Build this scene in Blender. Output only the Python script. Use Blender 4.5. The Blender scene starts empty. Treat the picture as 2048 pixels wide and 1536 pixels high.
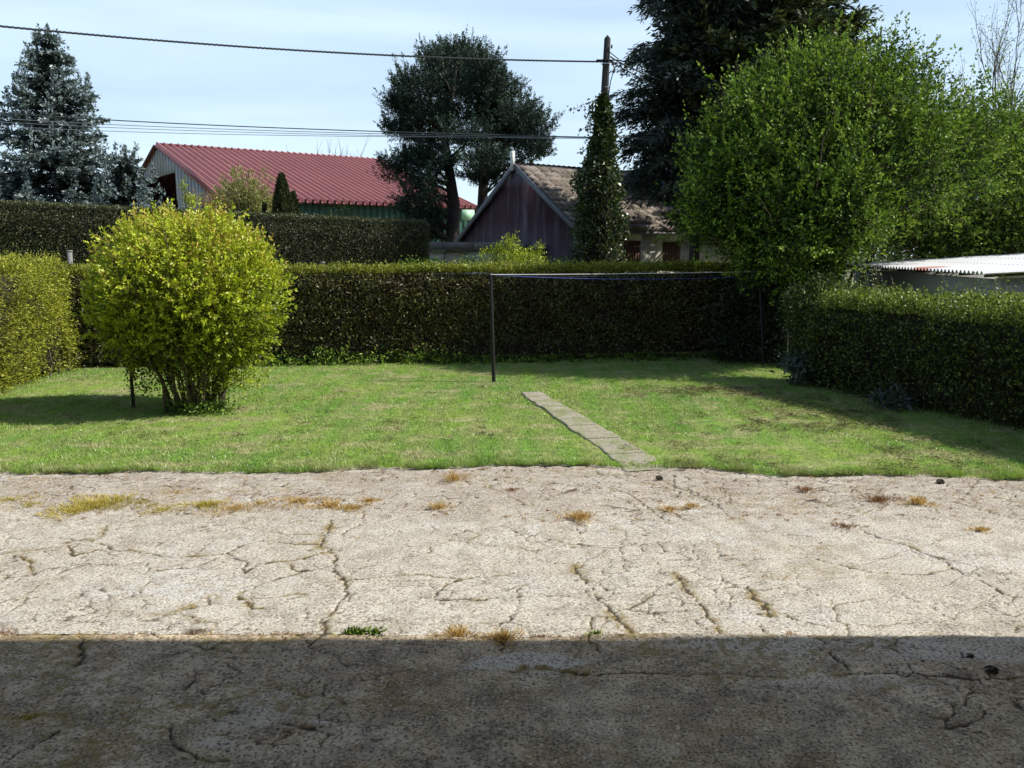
import bpy, math, random
import numpy as np
from mathutils import Vector
PI = math.pi
R = np.random.default_rng(11)
random.seed(4)
sc = bpy.context.scene
COL = sc.collection
# ------------------------------------------------------------------ camera model (photo is 2048 x 1536)
F = 1700.0; HC = 2.4; PITCH = math.atan((768-506)/F)
cp, sp = math.cos(PITCH), math.sin(PITCH)
def ray(px, py):
    u = (px-1024)/F; v = (768-py)/F
    return (u, cp+v*sp, -sp+v*cp)
def P(px, py, Y):
    d = ray(px, py); k = Y/d[1]
    return np.array((d[0]*k, Y, HC+d[2]*k))
def G(px, py, z=0.0):
    d = ray(px, py); k = (z-HC)/d[2]
    return np.array((d[0]*k, d[1]*k, z))
def nrm(a):
    a = np.asarray(a, float); return a/np.maximum(np.linalg.norm(a, axis=-1, keepdims=True), 1e-9)
# ------------------------------------------------------------------ numpy noise
def _h(ix, iy, s):
    a = np.sin(ix*127.1+iy*311.7+s*74.7)*43758.5453
    return a-np.floor(a)
def vnoise(x, y, s=0):
    ix = np.floor(x); iy = np.floor(y); fx = x-ix; fy = y-iy
    fx = fx*fx*(3-2*fx); fy = fy*fy*(3-2*fy)
    a = _h(ix, iy, s); b = _h(ix+1, iy, s); c = _h(ix, iy+1, s); d = _h(ix+1, iy+1, s)
    return (a*(1-fx)+b*fx)*(1-fy)+(c*(1-fx)+d*fx)*fy
def fbm(x, y, s=0, o=4):
    x = np.asarray(x, float); y = np.asarray(y, float); t = 0; w = .5; n = 0
    for k in range(o):
        t = t+w*vnoise(x*2**k+k*13.7, y*2**k-k*7.1, s+k); n += w; w *= .5
    return t/n
def sstep(a, b, x):
    t = np.clip((x-a)/(b-a), 0, 1); return t*t*(3-2*t)
# ------------------------------------------------------------------ mesh building
class MB:
    def __init__(s): s.v = []; s.f = []; s.a = []; s.n = 0
    def add(s, v, f, val=0.5, mi=0):
        v = np.asarray(v, np.float32).reshape(-1, 3); f = np.asarray(f, np.int64)
        if len(v) == 0: return
        s.f.append((f+s.n, mi)); s.v.append(v); s.n += len(v)
        s.a.append(np.broadcast_to(np.asarray(val, np.float32), (len(v),)))
    def box(s, c, size, rz=0, val=.5, mi=0, rx=0):
        sx, sy, sz = np.asarray(size)/2
        v = np.array([(x, y, z) for z in (-sz, sz) for x, y in ((-sx, -sy), (sx, -sy), (sx, sy), (-sx, sy))])
        if rx: v = v@np.array([[1, 0, 0], [0, math.cos(rx), math.sin(rx)], [0, -math.sin(rx), math.cos(rx)]])
        c0, s0 = math.cos(rz), math.sin(rz)
        v = v@np.array([[c0, s0, 0], [-s0, c0, 0], [0, 0, 1]])+np.asarray(c)
        s.add(v, [(0, 3, 2, 1), (4, 5, 6, 7), (0, 1, 5, 4), (1, 2, 6, 5), (2, 3, 7, 6), (3, 0, 4, 7)], val, mi)
    def beam(s, a, b, w, h, val=.5, mi=0, up=(0, 0, 1)):
        a = np.asarray(a, float); b = np.asarray(b, float); d = nrm(b-a); x = nrm(np.cross(d, up)); u = np.cross(x, d)
        v = [p+x*i*w/2+u*j*h/2 for p in (a, b) for i, j in ((-1, -1), (1, -1), (1, 1), (-1, 1))]
        s.add(v, [(0, 3, 2, 1), (4, 5, 6, 7), (0, 1, 5, 4), (1, 2, 6, 5), (2, 3, 7, 6), (3, 0, 4, 7)], val, mi)
    def tube(s, pts, rad, seg=6, val=.5, mi=0, cap=True):
        p = np.asarray(pts, float); n = len(p); rad = np.broadcast_to(np.asarray(rad, float), (n,))
        t = nrm(np.gradient(p, axis=0)); ref = np.array((.13, .31, .94)) if abs(t[0][2]) < .9 else np.array((.9, .3, .1))
        a = nrm(np.cross(t, ref)); b = np.cross(t, a)
        an = np.arange(seg)*2*PI/seg
        v = (p[:, None]+rad[:, None, None]*(a[:, None]*np.cos(an)[None, :, None]+b[:, None]*np.sin(an)[None, :, None])).reshape(-1, 3)
        i = np.arange(n-1)[:, None]*seg; j = np.arange(seg)[None]; k = (j+1) % seg
        f = np.stack([i+j, i+k, i+seg+k, i+seg+j], -1).reshape(-1, 4)
        s.add(v, f, val, mi)
        if cap: s.add(v[-seg:], [tuple(range(seg))], val, mi); s.add(v[:seg], [tuple(range(seg))[::-1]], val, mi)
    def prism(s, poly, dvec, val=.5, mi=0):
        p = np.asarray(poly, float); n = len(p); q = p+np.asarray(dvec, float)
        o = s.n; s.add(np.vstack([p, q]), [tuple(range(n))[::-1]], val, mi)
        s.f.append((np.array([tuple(o+n+i for i in range(n))]), mi))
        s.f.append((np.array([(o+i, o+(i+1) % n, o+n+(i+1) % n, o+n+i) for i in range(n)]), mi))
    def grid(s, X, Y, Z, val=.5, mi=0):
        h, w = X.shape; v = np.stack([X, Y, Z], -1).reshape(-1, 3)
        i = (np.arange(h-1)[:, None]*w+np.arange(w-1)[None]).reshape(-1)
        s.add(v, np.stack([i, i+1, i+w+1, i+w], -1), np.asarray(val).reshape(-1) if np.ndim(val) else val, mi)
    def leaves(s, c, d, L, W, val=.5, mi=0, flat=None):
        n = len(c); d = nrm(d)
        r = nrm(R.normal(size=(n, 3))) if flat is None else flat
        x = nrm(np.cross(d, r)); up = np.cross(x, d)
        L = np.broadcast_to(np.asarray(L, float), (n,))[:, None]; W = np.broadcast_to(np.asarray(W, float), (n,))[:, None]
        v = np.stack([c, c+d*L*.45+x*W*.5+up*L*.07, c+d*L, c+d*L*.45-x*W*.5+up*L*.07], 1).reshape(-1, 3)
        f = np.arange(n*4).reshape(n, 4)
        s.add(v, f, np.repeat(np.broadcast_to(np.asarray(val, float), (n,)), 4), mi)
    def build(s, name, mats, parent=None, smooth=False, attrs=None):
        me = bpy.data.meshes.new(name)
        v = np.concatenate(s.v) if s.v else np.zeros((0, 3), np.float32)
        if parent is not None: v = v-np.array(parent.location, np.float32)
        me.vertices.add(len(v)); me.vertices.foreach_set('co', v.astype(np.float32).ravel())
        tot = np.concatenate([np.full(len(f), f.shape[1]) for f, m in s.f]); idx = np.concatenate([f.ravel() for f, m in s.f])
        mi = np.concatenate([np.full(len(f), m) for f, m in s.f])
        me.loops.add(len(idx)); me.loops.foreach_set('vertex_index', idx.astype(np.int32))
        me.polygons.add(len(tot)); st = np.zeros(len(tot), np.int32); st[1:] = np.cumsum(tot)[:-1]
        me.polygons.foreach_set('loop_start', st)
        me.polygons.foreach_set('material_index', mi.astype(np.int32))
        if smooth: me.polygons.foreach_set('use_smooth', np.ones(len(tot), bool))
        me.update(calc_edges=True)
        at = me.attributes.new('v', 'FLOAT', 'POINT'); at.data.foreach_set('value', np.concatenate(s.a).astype(np.float32))
        for k, arr in (attrs or {}).items():
            at = me.attributes.new(k, 'FLOAT', 'POINT'); at.data.foreach_set('value', arr.astype(np.float32).ravel())
        for m in (mats if isinstance(mats, (list, tuple)) else [mats]): me.materials.append(m)
        o = bpy.data.objects.new(name, me); COL.objects.link(o)
        if parent is not None: o.parent = parent
        return o
def thing(name, label, cat, loc, group=None):
    o = bpy.data.objects.new(name, None); COL.objects.link(o); o.location = [float(q) for q in loc]; o.empty_display_size = .2
    o['label'] = label; o['category'] = cat
    if group: o['group'] = group
    return o
def tag(o, label=None, cat=None, group=None, kind=None):
    if label: o['label'] = label
    if cat: o['category'] = cat
    if group: o['group'] = group
    if kind: o['kind'] = kind
    return o
# ------------------------------------------------------------------ materials
class NB:
    def __init__(s, name):
        s.m = bpy.data.materials.new(name); s.m.use_nodes = True; s.t = s.m.node_tree; s.t.nodes.clear()
        s.out = s.t.nodes.new('ShaderNodeOutputMaterial'); s._pos = None
    def n(s, typ, ins=None, **kw):
        o = s.t.nodes.new(typ)
        for k, v in kw.items(): setattr(o, k, v)
        for k, v in (ins or {}).items(): s.set(o.inputs[k], v)
        return o
    def set(s, sock, v):
        if isinstance(v, bpy.types.NodeSocket): s.t.links.new(v, sock)
        elif isinstance(v, (tuple, list)) and sock.type == 'RGBA' and len(v) == 3: sock.default_value = (*v, 1)
        else: sock.default_value = v
    @property
    def pos(s):
        if s._pos is None: s._pos = s.n('ShaderNodeNewGeometry').outputs['Position']
        return s._pos
    def mapped(s, scale=(1, 1, 1), rot=(0, 0, 0), src=None):
        return s.n('ShaderNodeMapping', {'Vector': src or s.pos, 'Scale': scale, 'Rotation': rot}).outputs[0]
    def noise(s, scale, detail=3, rough=.5, vec=None, dist=0):
        return s.n('ShaderNodeTexNoise', {'Vector': vec or s.pos, 'Scale': scale, 'Detail': detail, 'Roughness': rough, 'Distortion': dist}).outputs[0]
    def voro(s, scale, out='Distance', vec=None, feature='F1', rnd=1):
        return s.n('ShaderNodeTexVoronoi', {'Vector': vec or s.pos, 'Scale': scale, 'Randomness': rnd}, feature=feature).outputs[out]
    def wave(s, scale, vec, prof='SIN', dist=0, dirn='X'):
        return s.n('ShaderNodeTexWave', {'Vector': vec, 'Scale': scale, 'Distortion': dist}, wave_profile=prof, bands_direction=dirn).outputs['Fac']
    def ramp(s, fac, stops, interp='LINEAR'):
        r = s.n('ShaderNodeValToRGB', {'Fac': fac}); r.color_ramp.interpolation = interp; e = r.color_ramp.elements
        while len(e) < len(stops): e.new(.5)
        for i, (p, c) in enumerate(stops):
            e[i].position = p; e[i].color = (c, c, c, 1) if not isinstance(c, (tuple, list)) else (*c, 1)
        return r.outputs[0]
    def mix(s, fac, a, b, mode='MIX'):
        o = s.n('ShaderNodeMix', data_type='RGBA', blend_type=mode)
        s.set(o.inputs[0], fac); s.set(o.inputs[6], a); s.set(o.inputs[7], b); return o.outputs[2]
    def math(s, op, a, b=0.0, clamp=False):
        o = s.n('ShaderNodeMath', operation=op, use_clamp=clamp); s.set(o.inputs[0], a); s.set(o.inputs[1], b); return o.outputs[0]
    def attr(s, name='v'): return s.n('ShaderNodeAttribute', attribute_name=name).outputs['Fac']
    def bump(s, h, strength=.5, dist=.01):
        return s.n('ShaderNodeBump', {'Height': h, 'Strength': strength, 'Distance': dist}).outputs[0]
    def pbr(s, col, rough=.8, bump=None, metal=0, spec=.3):
        p = s.n('ShaderNodeBsdfPrincipled', {'Base Color': col, 'Roughness': rough, 'Metallic': metal, 'Specular IOR Level': spec})
        if bump is not None: s.set(p.inputs['Normal'], bump)
        s.t.links.new(p.outputs[0], s.out.inputs[0]); return s.m
def leafmat(name, stops, trans=.3, gloss=.04, rough=.45, nscale=1.2, ncol=None, ntar=(.45, .6)):
    b = NB(name); col = b.ramp(b.attr(), stops)
    if ncol: col = b.mix(b.ramp(b.noise(nscale, 3), [(ntar[0], 0.), (ntar[1], 1.)]), col, ncol)
    d = b.n('ShaderNodeBsdfDiffuse', {'Color': col}); t = b.n('ShaderNodeBsdfTranslucent', {'Color': b.mix(1., col, (1.0, 1.0, .55), 'MULTIPLY')})
    m1 = b.n('ShaderNodeMixShader', {0: trans, 1: d.outputs[0], 2: t.outputs[0]})
    g = b.n('ShaderNodeBsdfGlossy', {'Color': (.9, .9, .9), 'Roughness': rough})
    m2 = b.n('ShaderNodeMixShader', {0: gloss, 1: m1.outputs[0], 2: g.outputs[0]})
    b.t.links.new(m2.outputs[0], b.out.inputs[0]); return b.m
def simple(name, col, rough=.8, var=.25, scale=4, metal=0, bump=0, spec=.3):
    b = NB(name); n = b.noise(scale, 4, .6)
    c = b.mix(n, tuple(x*(1-var) for x in col), tuple(min(1, x*(1+var)) for x in col))
    return b.pbr(c, rough, b.bump(b.noise(scale*8, 3), bump, .01) if bump else None, metal, spec)
def bark(name, col, scale=8):
    b = NB(name); n = b.noise(scale, 5, .65, b.mapped((1, 1, .18)))
    return b.pbr(b.mix(n, tuple(x*.45 for x in col), tuple(x*1.5 for x in col)), .9, b.bump(n, .8, .03))
M = {}
M['bark'] = bark('bark', (.10, .075, .055)); M['dark_bark'] = bark('dark_bark', (.055, .045, .04)); M['pale_bark'] = bark('pale_bark', (.22, .19, .17)); M['twig_bark'] = bark('twig_bark', (.13, .105, .10))
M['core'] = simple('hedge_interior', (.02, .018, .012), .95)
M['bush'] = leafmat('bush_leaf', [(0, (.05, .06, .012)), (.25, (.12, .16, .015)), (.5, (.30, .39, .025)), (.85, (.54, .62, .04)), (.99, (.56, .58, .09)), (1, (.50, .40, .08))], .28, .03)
M['thuja'] = leafmat('golden_conifer_leaf', [(0, (.08, .09, .015)), (.5, (.28, .31, .03)), (.9, (.52, .54, .06)), (1, (.55, .53, .10))], .2, .02, ncol=(.14, .13, .05), nscale=1.6, ntar=(.55, .75))
M['hedge'] = leafmat('hedge_leaf', [(0, (.015, .016, .007)), (.45, (.09, .095, .027)), (.8, (.22, .215, .055)), (.93, (.30, .27, .10)), (1, (.33, .27, .15))], .2, .045, ncol=(.085, .062, .03), nscale=2.2, ntar=(.5, .68))
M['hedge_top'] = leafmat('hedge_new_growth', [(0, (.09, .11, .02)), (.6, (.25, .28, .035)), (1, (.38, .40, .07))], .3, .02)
M['yew'] = leafmat('yew_leaf', [(0, (.02, .025, .01)), (.6, (.07, .083, .026)), (1, (.15, .16, .055))], .12, .05)
M['privet'] = leafmat('privet_leaf', [(0, (.012, .02, .006)), (.5, (.05, .08, .015)), (.85, (.14, .20, .035)), (1, (.25, .29, .07))], .25, .03, .5)
M['privet_top'] = leafmat('privet_lit_leaf', [(0, (.05, .08, .015)), (.5, (.16, .23, .035)), (1, (.34, .40, .10))], .3, .03)  # lighter copy of the privet leaf: sunlight on the hedge top as colour
M['spruce'] = leafmat('blue_spruce_needles', [(0, (.015, .024, .014)), (.35, (.06, .085, .07)), (.75, (.20, .26, .25)), (1, (.36, .43, .43))], .06, .04)
M['pine'] = leafmat('pine_needles', [(0, (.010, .018, .012)), (.5, (.035, .058, .038)), (.85, (.055, .10, .06)), (1, (.10, .16, .09))], .08, .02)
M['cypress'] = leafmat('cypress_foliage', [(0, (.010, .018, .007)), (.5, (.03, .048, .016)), (.85, (.075, .10, .028)), (1, (.15, .165, .05))], .15, .04)
M['cedar'] = leafmat('cedar_needles', [(0, (.012, .022, .02)), (.5, (.030, .046, .032)), (1, (.09, .115, .085))], .1, .03)
M['hazel'] = leafmat('hazel_leaf', [(0, (.010, .022, .005)), (.35, (.04, .09, .012)), (.75, (.20, .32, .035)), (1, (.38, .48, .08))], .24, .02, .5)
M['weep'] = leafmat('pale_twig_leaf', [(0, (.16, .19, .05)), (.6, (.33, .35, .1)), (1, (.48, .46, .2))], .4, .03)
M['cone'] = leafmat('dark_cone_leaf', [(0, (.02, .03, .01)), (.6, (.05, .065, .02)), (1, (.10, .115, .035))], .12, .04)
M['russet'] = leafmat('russet_leaf', [(0, (.15, .06, .03)), (.6, (.30, .13, .05)), (1, (.42, .22, .08))], .3, .03)
M['ivy'] = leafmat('ivy_leaf', [(0, (.015, .028, .008)), (.5, (.045, .075, .016)), (.85, (.10, .14, .03)), (1, (.17, .21, .07))], .18, .07, .4)
M['laurel'] = leafmat('laurel_leaf', [(0, (.01, .018, .006)), (.6, (.025, .04, .014)), (1, (.07, .09, .04))], .1, .03, .5)
M['greyleaf'] = leafmat('grey_green_leaf', [(0, (.03, .045, .035)), (1, (.12, .16, .13))], .1, .03)
M['farwood'] = leafmat('far_wood_leaf', [(0, (.10, .13, .07)), (.6, (.2, .24, .13)), (1, (.34, .36, .22))], .3, .02)
M['straw'] = leafmat('dry_straw', [(0, (.32, .19, .07)), (.5, (.60, .40, .15)), (1, (.74, .60, .32))], .3, .02)
M['rust'] = leafmat('dry_russet_weed', [(0, (.14, .07, .04)), (.6, (.34, .18, .10)), (1, (.55, .33, .16))], .2, .02)
M['ymoss'] = leafmat('yellow_matted_weed', [(0, (.30, .25, .05)), (.6, (.52, .44, .10)), (1, (.66, .55, .2))], .25, .02)
# lawn colour shared by the turf sheet and the blades
def lawncol(b, dark):
    ripple = b.noise(.55, 4, .55); patch = b.noise(1.1, 5, .62, b.mapped((1, 1.7, 1))); fine = b.noise(9, 4, .6)
    stripe = b.wave(.62, b.mapped((1, .12, 1), (0, 0, .16)), 'SIN', 2.2)
    g = b.mix(b.ramp(ripple, [(.35, 0.), (.65, 1.)]), (.19, .43, .045), (.36, .54, .07))
    g = b.mix(b.math('MULTIPLY', stripe, .6), g, (.42, .47, .15))
    g = b.mix(b.ramp(patch, [(.51, 0.), (.64, .8)]), g, (.62, .56, .30))
    g = b.mix(b.ramp(fine, [(.35, .6), (.6, 0.)]), g, (.10, .15, .045))
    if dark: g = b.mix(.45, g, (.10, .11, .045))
    return g
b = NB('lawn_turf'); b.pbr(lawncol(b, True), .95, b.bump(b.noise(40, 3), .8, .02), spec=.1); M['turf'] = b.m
b = NB('grass_blade'); col = lawncol(b, False); col = b.mix(b.ramp(b.attr(), [(0, .0), (.85, .14), (1, .8)]), col, (.50, .50, .26)); col = b.mix(b.ramp(b.attr(), [(0, .6), (.3, 0.)]), col, (.045, .085, .02))
d = b.n('ShaderNodeBsdfDiffuse', {'Color': col}); t = b.n('ShaderNodeBsdfTranslucent', {'Color': col})
g = b.n('ShaderNodeBsdfGlossy', {'Color': (.9, .9, .9), 'Roughness': .4})
m1 = b.n('ShaderNodeMixShader', {0: .35, 1: d.outputs[0], 2: t.outputs[0]}); m2 = b.n('ShaderNodeMixShader', {0: .04, 1: m1.outputs[0], 2: g.outputs[0]})
b.t.links.new(m2.outputs[0], b.out.inputs[0]); M['grass'] = b.m
b = NB('field_ground'); b.pbr(b.mix(b.noise(.3, 5, .6), (.09, .11, .04), (.20, .19, .09)), .95, b.bump(b.noise(6, 4), .6, .05)); M['field'] = b.m
# cracked concrete
def concrete(name, fore):
    b = NB(name); big = b.noise(.7, 5, .62); med = b.noise(4.5, 5, .65); fine = b.noise(60, 4, .7); grit = b.noise(170, 3, .7)
    agg = b.voro(34, 'Color'); aggv = b.n('ShaderNodeSeparateColor', {0: agg}).outputs[0]; aggd = b.voro(34)
    if not fore:
        base = b.mix(b.ramp(big, [(.3, 0.), (.7, 1.)]), (.475, .43, .35), (.61, .565, .475))
        base = b.mix(b.ramp(med, [(.36, .55), (.56, 0.)]), base, (.26, .225, .18))
    else:
        base = b.mix(b.ramp(big, [(.35, 0.), (.65, 1.)]), (.40, .305, .19), (.66, .53, .36))
        base = b.mix(b.ramp(b.noise(2.2, 4, .6, dist=.6), [(.5, 0.), (.68, .7)]), base, (.30, .185, .075))
        base = b.mix(b.ramp(med, [(.38, .6), (.58, 0.)]), base, (.13, .10, .062))
    yy = b.n('ShaderNodeMapRange', {0: b.n('ShaderNodeSeparateXYZ', {0: b.pos}).outputs[1], 1: 7.0, 2: 8.2}).outputs[0]
    if not fore: base = b.mix(b.math('MULTIPLY', yy, b.ramp(b.noise(2.6, 5, .65, b.mapped((.6, 1.6, 1))), [(.40, .15), (.6, .85)])), base, (.33, .275, .215))
    base = b.mix(b.ramp(b.noise(1.9, 6, .7, dist=.8), [(.56, 0.), (.70, .5)]), base, (.27, .21, .15) if not fore else (.15, .12, .085))
    base = b.mix(b.attr('pale'), base, (.56, .54, .49) if not fore else (.56, .49, .39))
    base = b.mix(b.ramp(fine, [(.38, .95), (.5, 0.)]), base, (.15, .125, .095) if not fore else (.055, .05, .04))
    base = b.mix(b.ramp(fine, [(.56, 0.), (.68, .75)]), base, (.72, .69, .62) if not fore else (.62, .53, .39))
    st = b.math('MULTIPLY', b.ramp(aggv, [(.80, 0.), (.9, 1.)]), b.ramp(aggd, [(.25, 1.), (.42, 0.)]))
    base = b.mix(b.math('MULTIPLY', st, .55 if not fore else .6), base, (.72, .68, .6) if not fore else (.72, .62, .46))
    dk = b.math('MULTIPLY', b.ramp(aggv, [(.10, 1.), (.18, 0.)]), b.ramp(aggd, [(.25, 1.), (.42, 0.)]))
    base = b.mix(b.math('MULTIPLY', dk, .5 if not fore else .22), base, (.12, .095, .07) if not fore else (.05, .04, .03))
    base = b.mix(b.math('MULTIPLY', b.ramp(b.noise(15, 3, .6), [(.62, 0.), (.72, 1.)]), .4), base, (.64, .61, .56) if not fore else (.3, .29, .26))
    base = b.mix(b.attr('moss'), base, b.mix(b.noise(30, 3), (.13, .10, .03), (.33, .25, .09)))
    base = b.mix(b.ramp(b.attr('crack'), [(.15, 0.), (.8, 1.)]), base, (.07, .055, .035))
    hgt = b.math('ADD', b.math('MULTIPLY', fine, .6), b.math('MULTIPLY', b.math('SUBTRACT', 1., aggd), .5)); hgt = b.math('ADD', hgt, b.math('MULTIPLY', grit, .35))
    b.pbr(base, .93, b.bump(hgt, .38, .008), spec=.15); return b.m
M['yard'] = concrete('cracked_concrete', False); M['fore'] = concrete('brown_gravelly_concrete', True)
M['cord_w'] = simple('white_cord', (.75, .74, .68), .6, .05); M['cord_b'] = simple('blue_cord', (.05, .07, .32), .5, .1); M['cable'] = simple('black_cable', (.05, .055, .055), .5, .1)
M['wire'] = simple('thin_wire', (.16, .18, .2), .4, .1); M['darkpost'] = simple('dark_post_paint', (.014, .014, .014), .6, .3, 20, bump=.3)
M['greymetal'] = simple('grey_metal', (.35, .36, .36), .45, .1, metal=.6)
# ------------------------------------------------------------------ sun, sky, camera
EL = math.radians(42); AZ = math.radians(2)     # sun from the right, slightly behind the viewer
S = Vector((math.cos(EL)*math.cos(AZ), -math.cos(EL)*math.sin(AZ), math.sin(EL)))
ld = bpy.data.lights.new('sun', 'SUN'); ld.energy = 4.9; ld.angle = math.radians(.5); ld.color = (1, .955, .88)
lo = bpy.data.objects.new('sun', ld); COL.objects.link(lo); lo.rotation_euler = S.to_track_quat('Z', 'Y').to_euler(); lo.location = (20, -8, 30)
w = bpy.data.worlds.new('World'); sc.world = w; w.use_nodes = True; wt = w.node_tree; wt.nodes.clear()
wo = wt.nodes.new('ShaderNodeOutputWorld'); bg = wt.nodes.new('ShaderNodeBackground'); sky = wt.nodes.new('ShaderNodeTexSky')
sky.sky_type = 'NISHITA'; sky.sun_disc = False; sky.sun_elevation = EL; sky.sun_rotation = PI/2+AZ; sky.air_density = 1.0; sky.dust_density = 1.0; sky.ozone_density = 1.6
tc = wt.nodes.new('ShaderNodeTexCoord'); mp = wt.nodes.new('ShaderNodeMapping'); mp.inputs['Scale'].default_value = (1.1, 1.1, 7); mp.inputs['Rotation'].default_value = (0, .12, 0)
nz = wt.nodes.new('ShaderNodeTexNoise'); nz.inputs['Scale'].default_value = 1.7; nz.inputs['Detail'].default_value = 7; nz.inputs['Roughness'].default_value = .5; nz.inputs['Distortion'].default_value = .3
rp = wt.nodes.new('ShaderNodeValToRGB'); rp.color_ramp.elements[0].position = .36; rp.color_ramp.elements[1].position = .72
rp.color_ramp.elements[0].color = (.42, .42, .42, 1); rp.color_ramp.elements[1].color = (.8, .8, .8, 1)
mx = wt.nodes.new('ShaderNodeMix'); mx.data_type = 'RGBA'; mx.inputs[7].default_value = (5.9, 7.4, 8.9, 1)
L = wt.links.new
L(tc.outputs['Generated'], mp.inputs[0]); L(mp.outputs[0], nz.inputs[0]); L(nz.outputs[0], rp.inputs[0]); sx = wt.nodes.new('ShaderNodeSeparateXYZ'); L(tc.outputs['Generated'], sx.inputs[0]); mr = wt.nodes.new('ShaderNodeMapRange'); L(sx.outputs[2], mr.inputs[0])
mr.inputs[1].default_value = .22; mr.inputs[2].default_value = .62; mr.inputs[3].default_value = 1.; mr.inputs[4].default_value = .04; mr.interpolation_type = 'SMOOTHSTEP'
mm_ = wt.nodes.new('ShaderNodeMath'); mm_.operation = 'MULTIPLY'; L(rp.outputs[0], mm_.inputs[0]); L(mr.outputs[0], mm_.inputs[1]); L(mm_.outputs[0], mx.inputs[0]); L(sky.outputs[0], mx.inputs[6]); L(mx.outputs[2], bg.inputs[0]); L(bg.outputs[0], wo.inputs[0])
bg.inputs[1].default_value = .125
cd = bpy.data.cameras.new('camera'); co = bpy.data.objects.new('camera', cd); COL.objects.link(co)
cd.sensor_width = 36; cd.lens = F/2048*36; cd.clip_end = 1500; cd.clip_start = .05
co.location = (0, 0, HC); co.rotation_euler = (PI/2-PITCH, 0, 0); sc.camera = co
sc.view_settings.view_transform = 'Standard'; sc.view_settings.look = 'None'; sc.view_settings.gamma = 1; sc.view_settings.exposure = 0.3
sc.render.engine = 'CYCLES'; sc.cycles.max_bounces = 6; sc.cycles.diffuse_bounces = 3; sc.cycles.transmission_bounces = 4
# ------------------------------------------------------------------ ground
m = MB(); n = 60; gx, gy = np.meshgrid(np.linspace(-450, 450, n), np.linspace(-150, 750, n))
m.grid(gx, gy, gx*0-.07); tag(m.build('ground', M['field']), 'flat rough grass field around the garden and buildings', kind='structure')
# lawn front edge (x -> y) traced from the photo
ed = np.array([G(a, c)[:2] for a, c in ((-900, 950), (0, 946), (300, 945), (600, 943), (900, 937), (1130, 931), (1225, 933), (1345, 937), (1500, 947), (1700, 951), (2048, 957), (2900, 960))])
def edge(x): return np.interp(x, ed[:, 0], ed[:, 1])+(fbm(x*1.3, x*0+2, 5)-.5)*.28+(fbm(x*9, x*0, 8)-.5)*.10
xs = np.linspace(-13, 12, 1300); ts = np.linspace(0, 1, 60)
X = np.repeat(xs[None], 60, 0); Yg = edge(xs)[None]*(1-ts[:, None])+21.5*ts[:, None]
Z = .022+(fbm(X*.6, Yg*.6, 3)-.5)*.03; Z[0] = -.01
m = MB(); m.grid(X, Yg, Z); tag(m.build('lawn', M['turf'], smooth=True), 'mown green lawn with straw coloured patches behind the concrete yard', kind='structure')
# garden path: slabs sunk in the lawn
pa = G(1060, 789); pb = G(1290, 937); pdir = nrm(pb-pa); pn = np.array((-pdir[1], pdir[0], 0.)); plen = np.linalg.norm(pb-pa)
ns_, nq_ = int((plen+.25)/.018), 44
Sg, Qg = np.meshgrid(np.linspace(-.02, plen+.12, ns_), np.linspace(-1, 1, nq_)); hwid = .185+.075*Sg/plen
sj = Sg+(fbm(Sg*6, Qg*2, 3)-.5)*.05; cell = np.floor(sj/.47+.2*np.sin(sj*1.7)); off = (_h(cell, cell*0, 4)-.5)*.05
jt = np.abs((sj/.47+.2*np.sin(sj*1.7)) % 1-.5)*2; jcr = sstep(.90, .985, jt); Qw = Qg*hwid*(1+.25*(fbm(Sg*5, Qg*0, 6)-.5))+off
Xp = pa[0]+pdir[0]*Sg+pn[0]*Qw; Yp_ = pa[1]+pdir[1]*Sg+pn[1]*Qw
edge_dn = sstep(.93, 1, np.abs(Qg)); zz_ = .044-.036*sstep(plen-.35, plen, Sg)+(_h(cell, cell*0, 9)-.5)*.012-.012*jcr-.03*edge_dn+(fbm(Xp*20, Yp_*20, 7)-.5)*.006
m = MB(); m.grid(Xp, Yp_, zz_)
bq = NB('path_slab'); cc = bq.mix(bq.noise(5, 5, .7), (.27, .24, .18), (.47, .42, .33)); cc = bq.mix(bq.ramp(bq.noise(3.5, 5, .65), [(.46, 0.), (.6, .75)]), cc, (.22, .26, .09)); cc = bq.mix(bq.ramp(bq.noise(50, 3, .6), [(.35, .7), (.5, 0.)]), cc, (.08, .075, .05)); cc = bq.mix(bq.attr('crack'), cc, (.07, .08, .03)); bq.pbr(cc, .95, bq.bump(bq.noise(60, 3), .6, .01))
tag(m.build('path', bq.m, smooth=True, attrs={'crack': jcr}), 'narrow line of worn concrete slabs crossing the lawn', kind='structure')
def inpath(x, y, mg=0.):
    dx, dy = x-pa[0], y-pa[1]; s = dx*pdir[0]+dy*pdir[1]; q = np.abs(dx*pn[0]+dy*pn[1])
    return (s > -.05) & (s < plen+.6) & (q < .17+.075*s/plen+mg)
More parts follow.
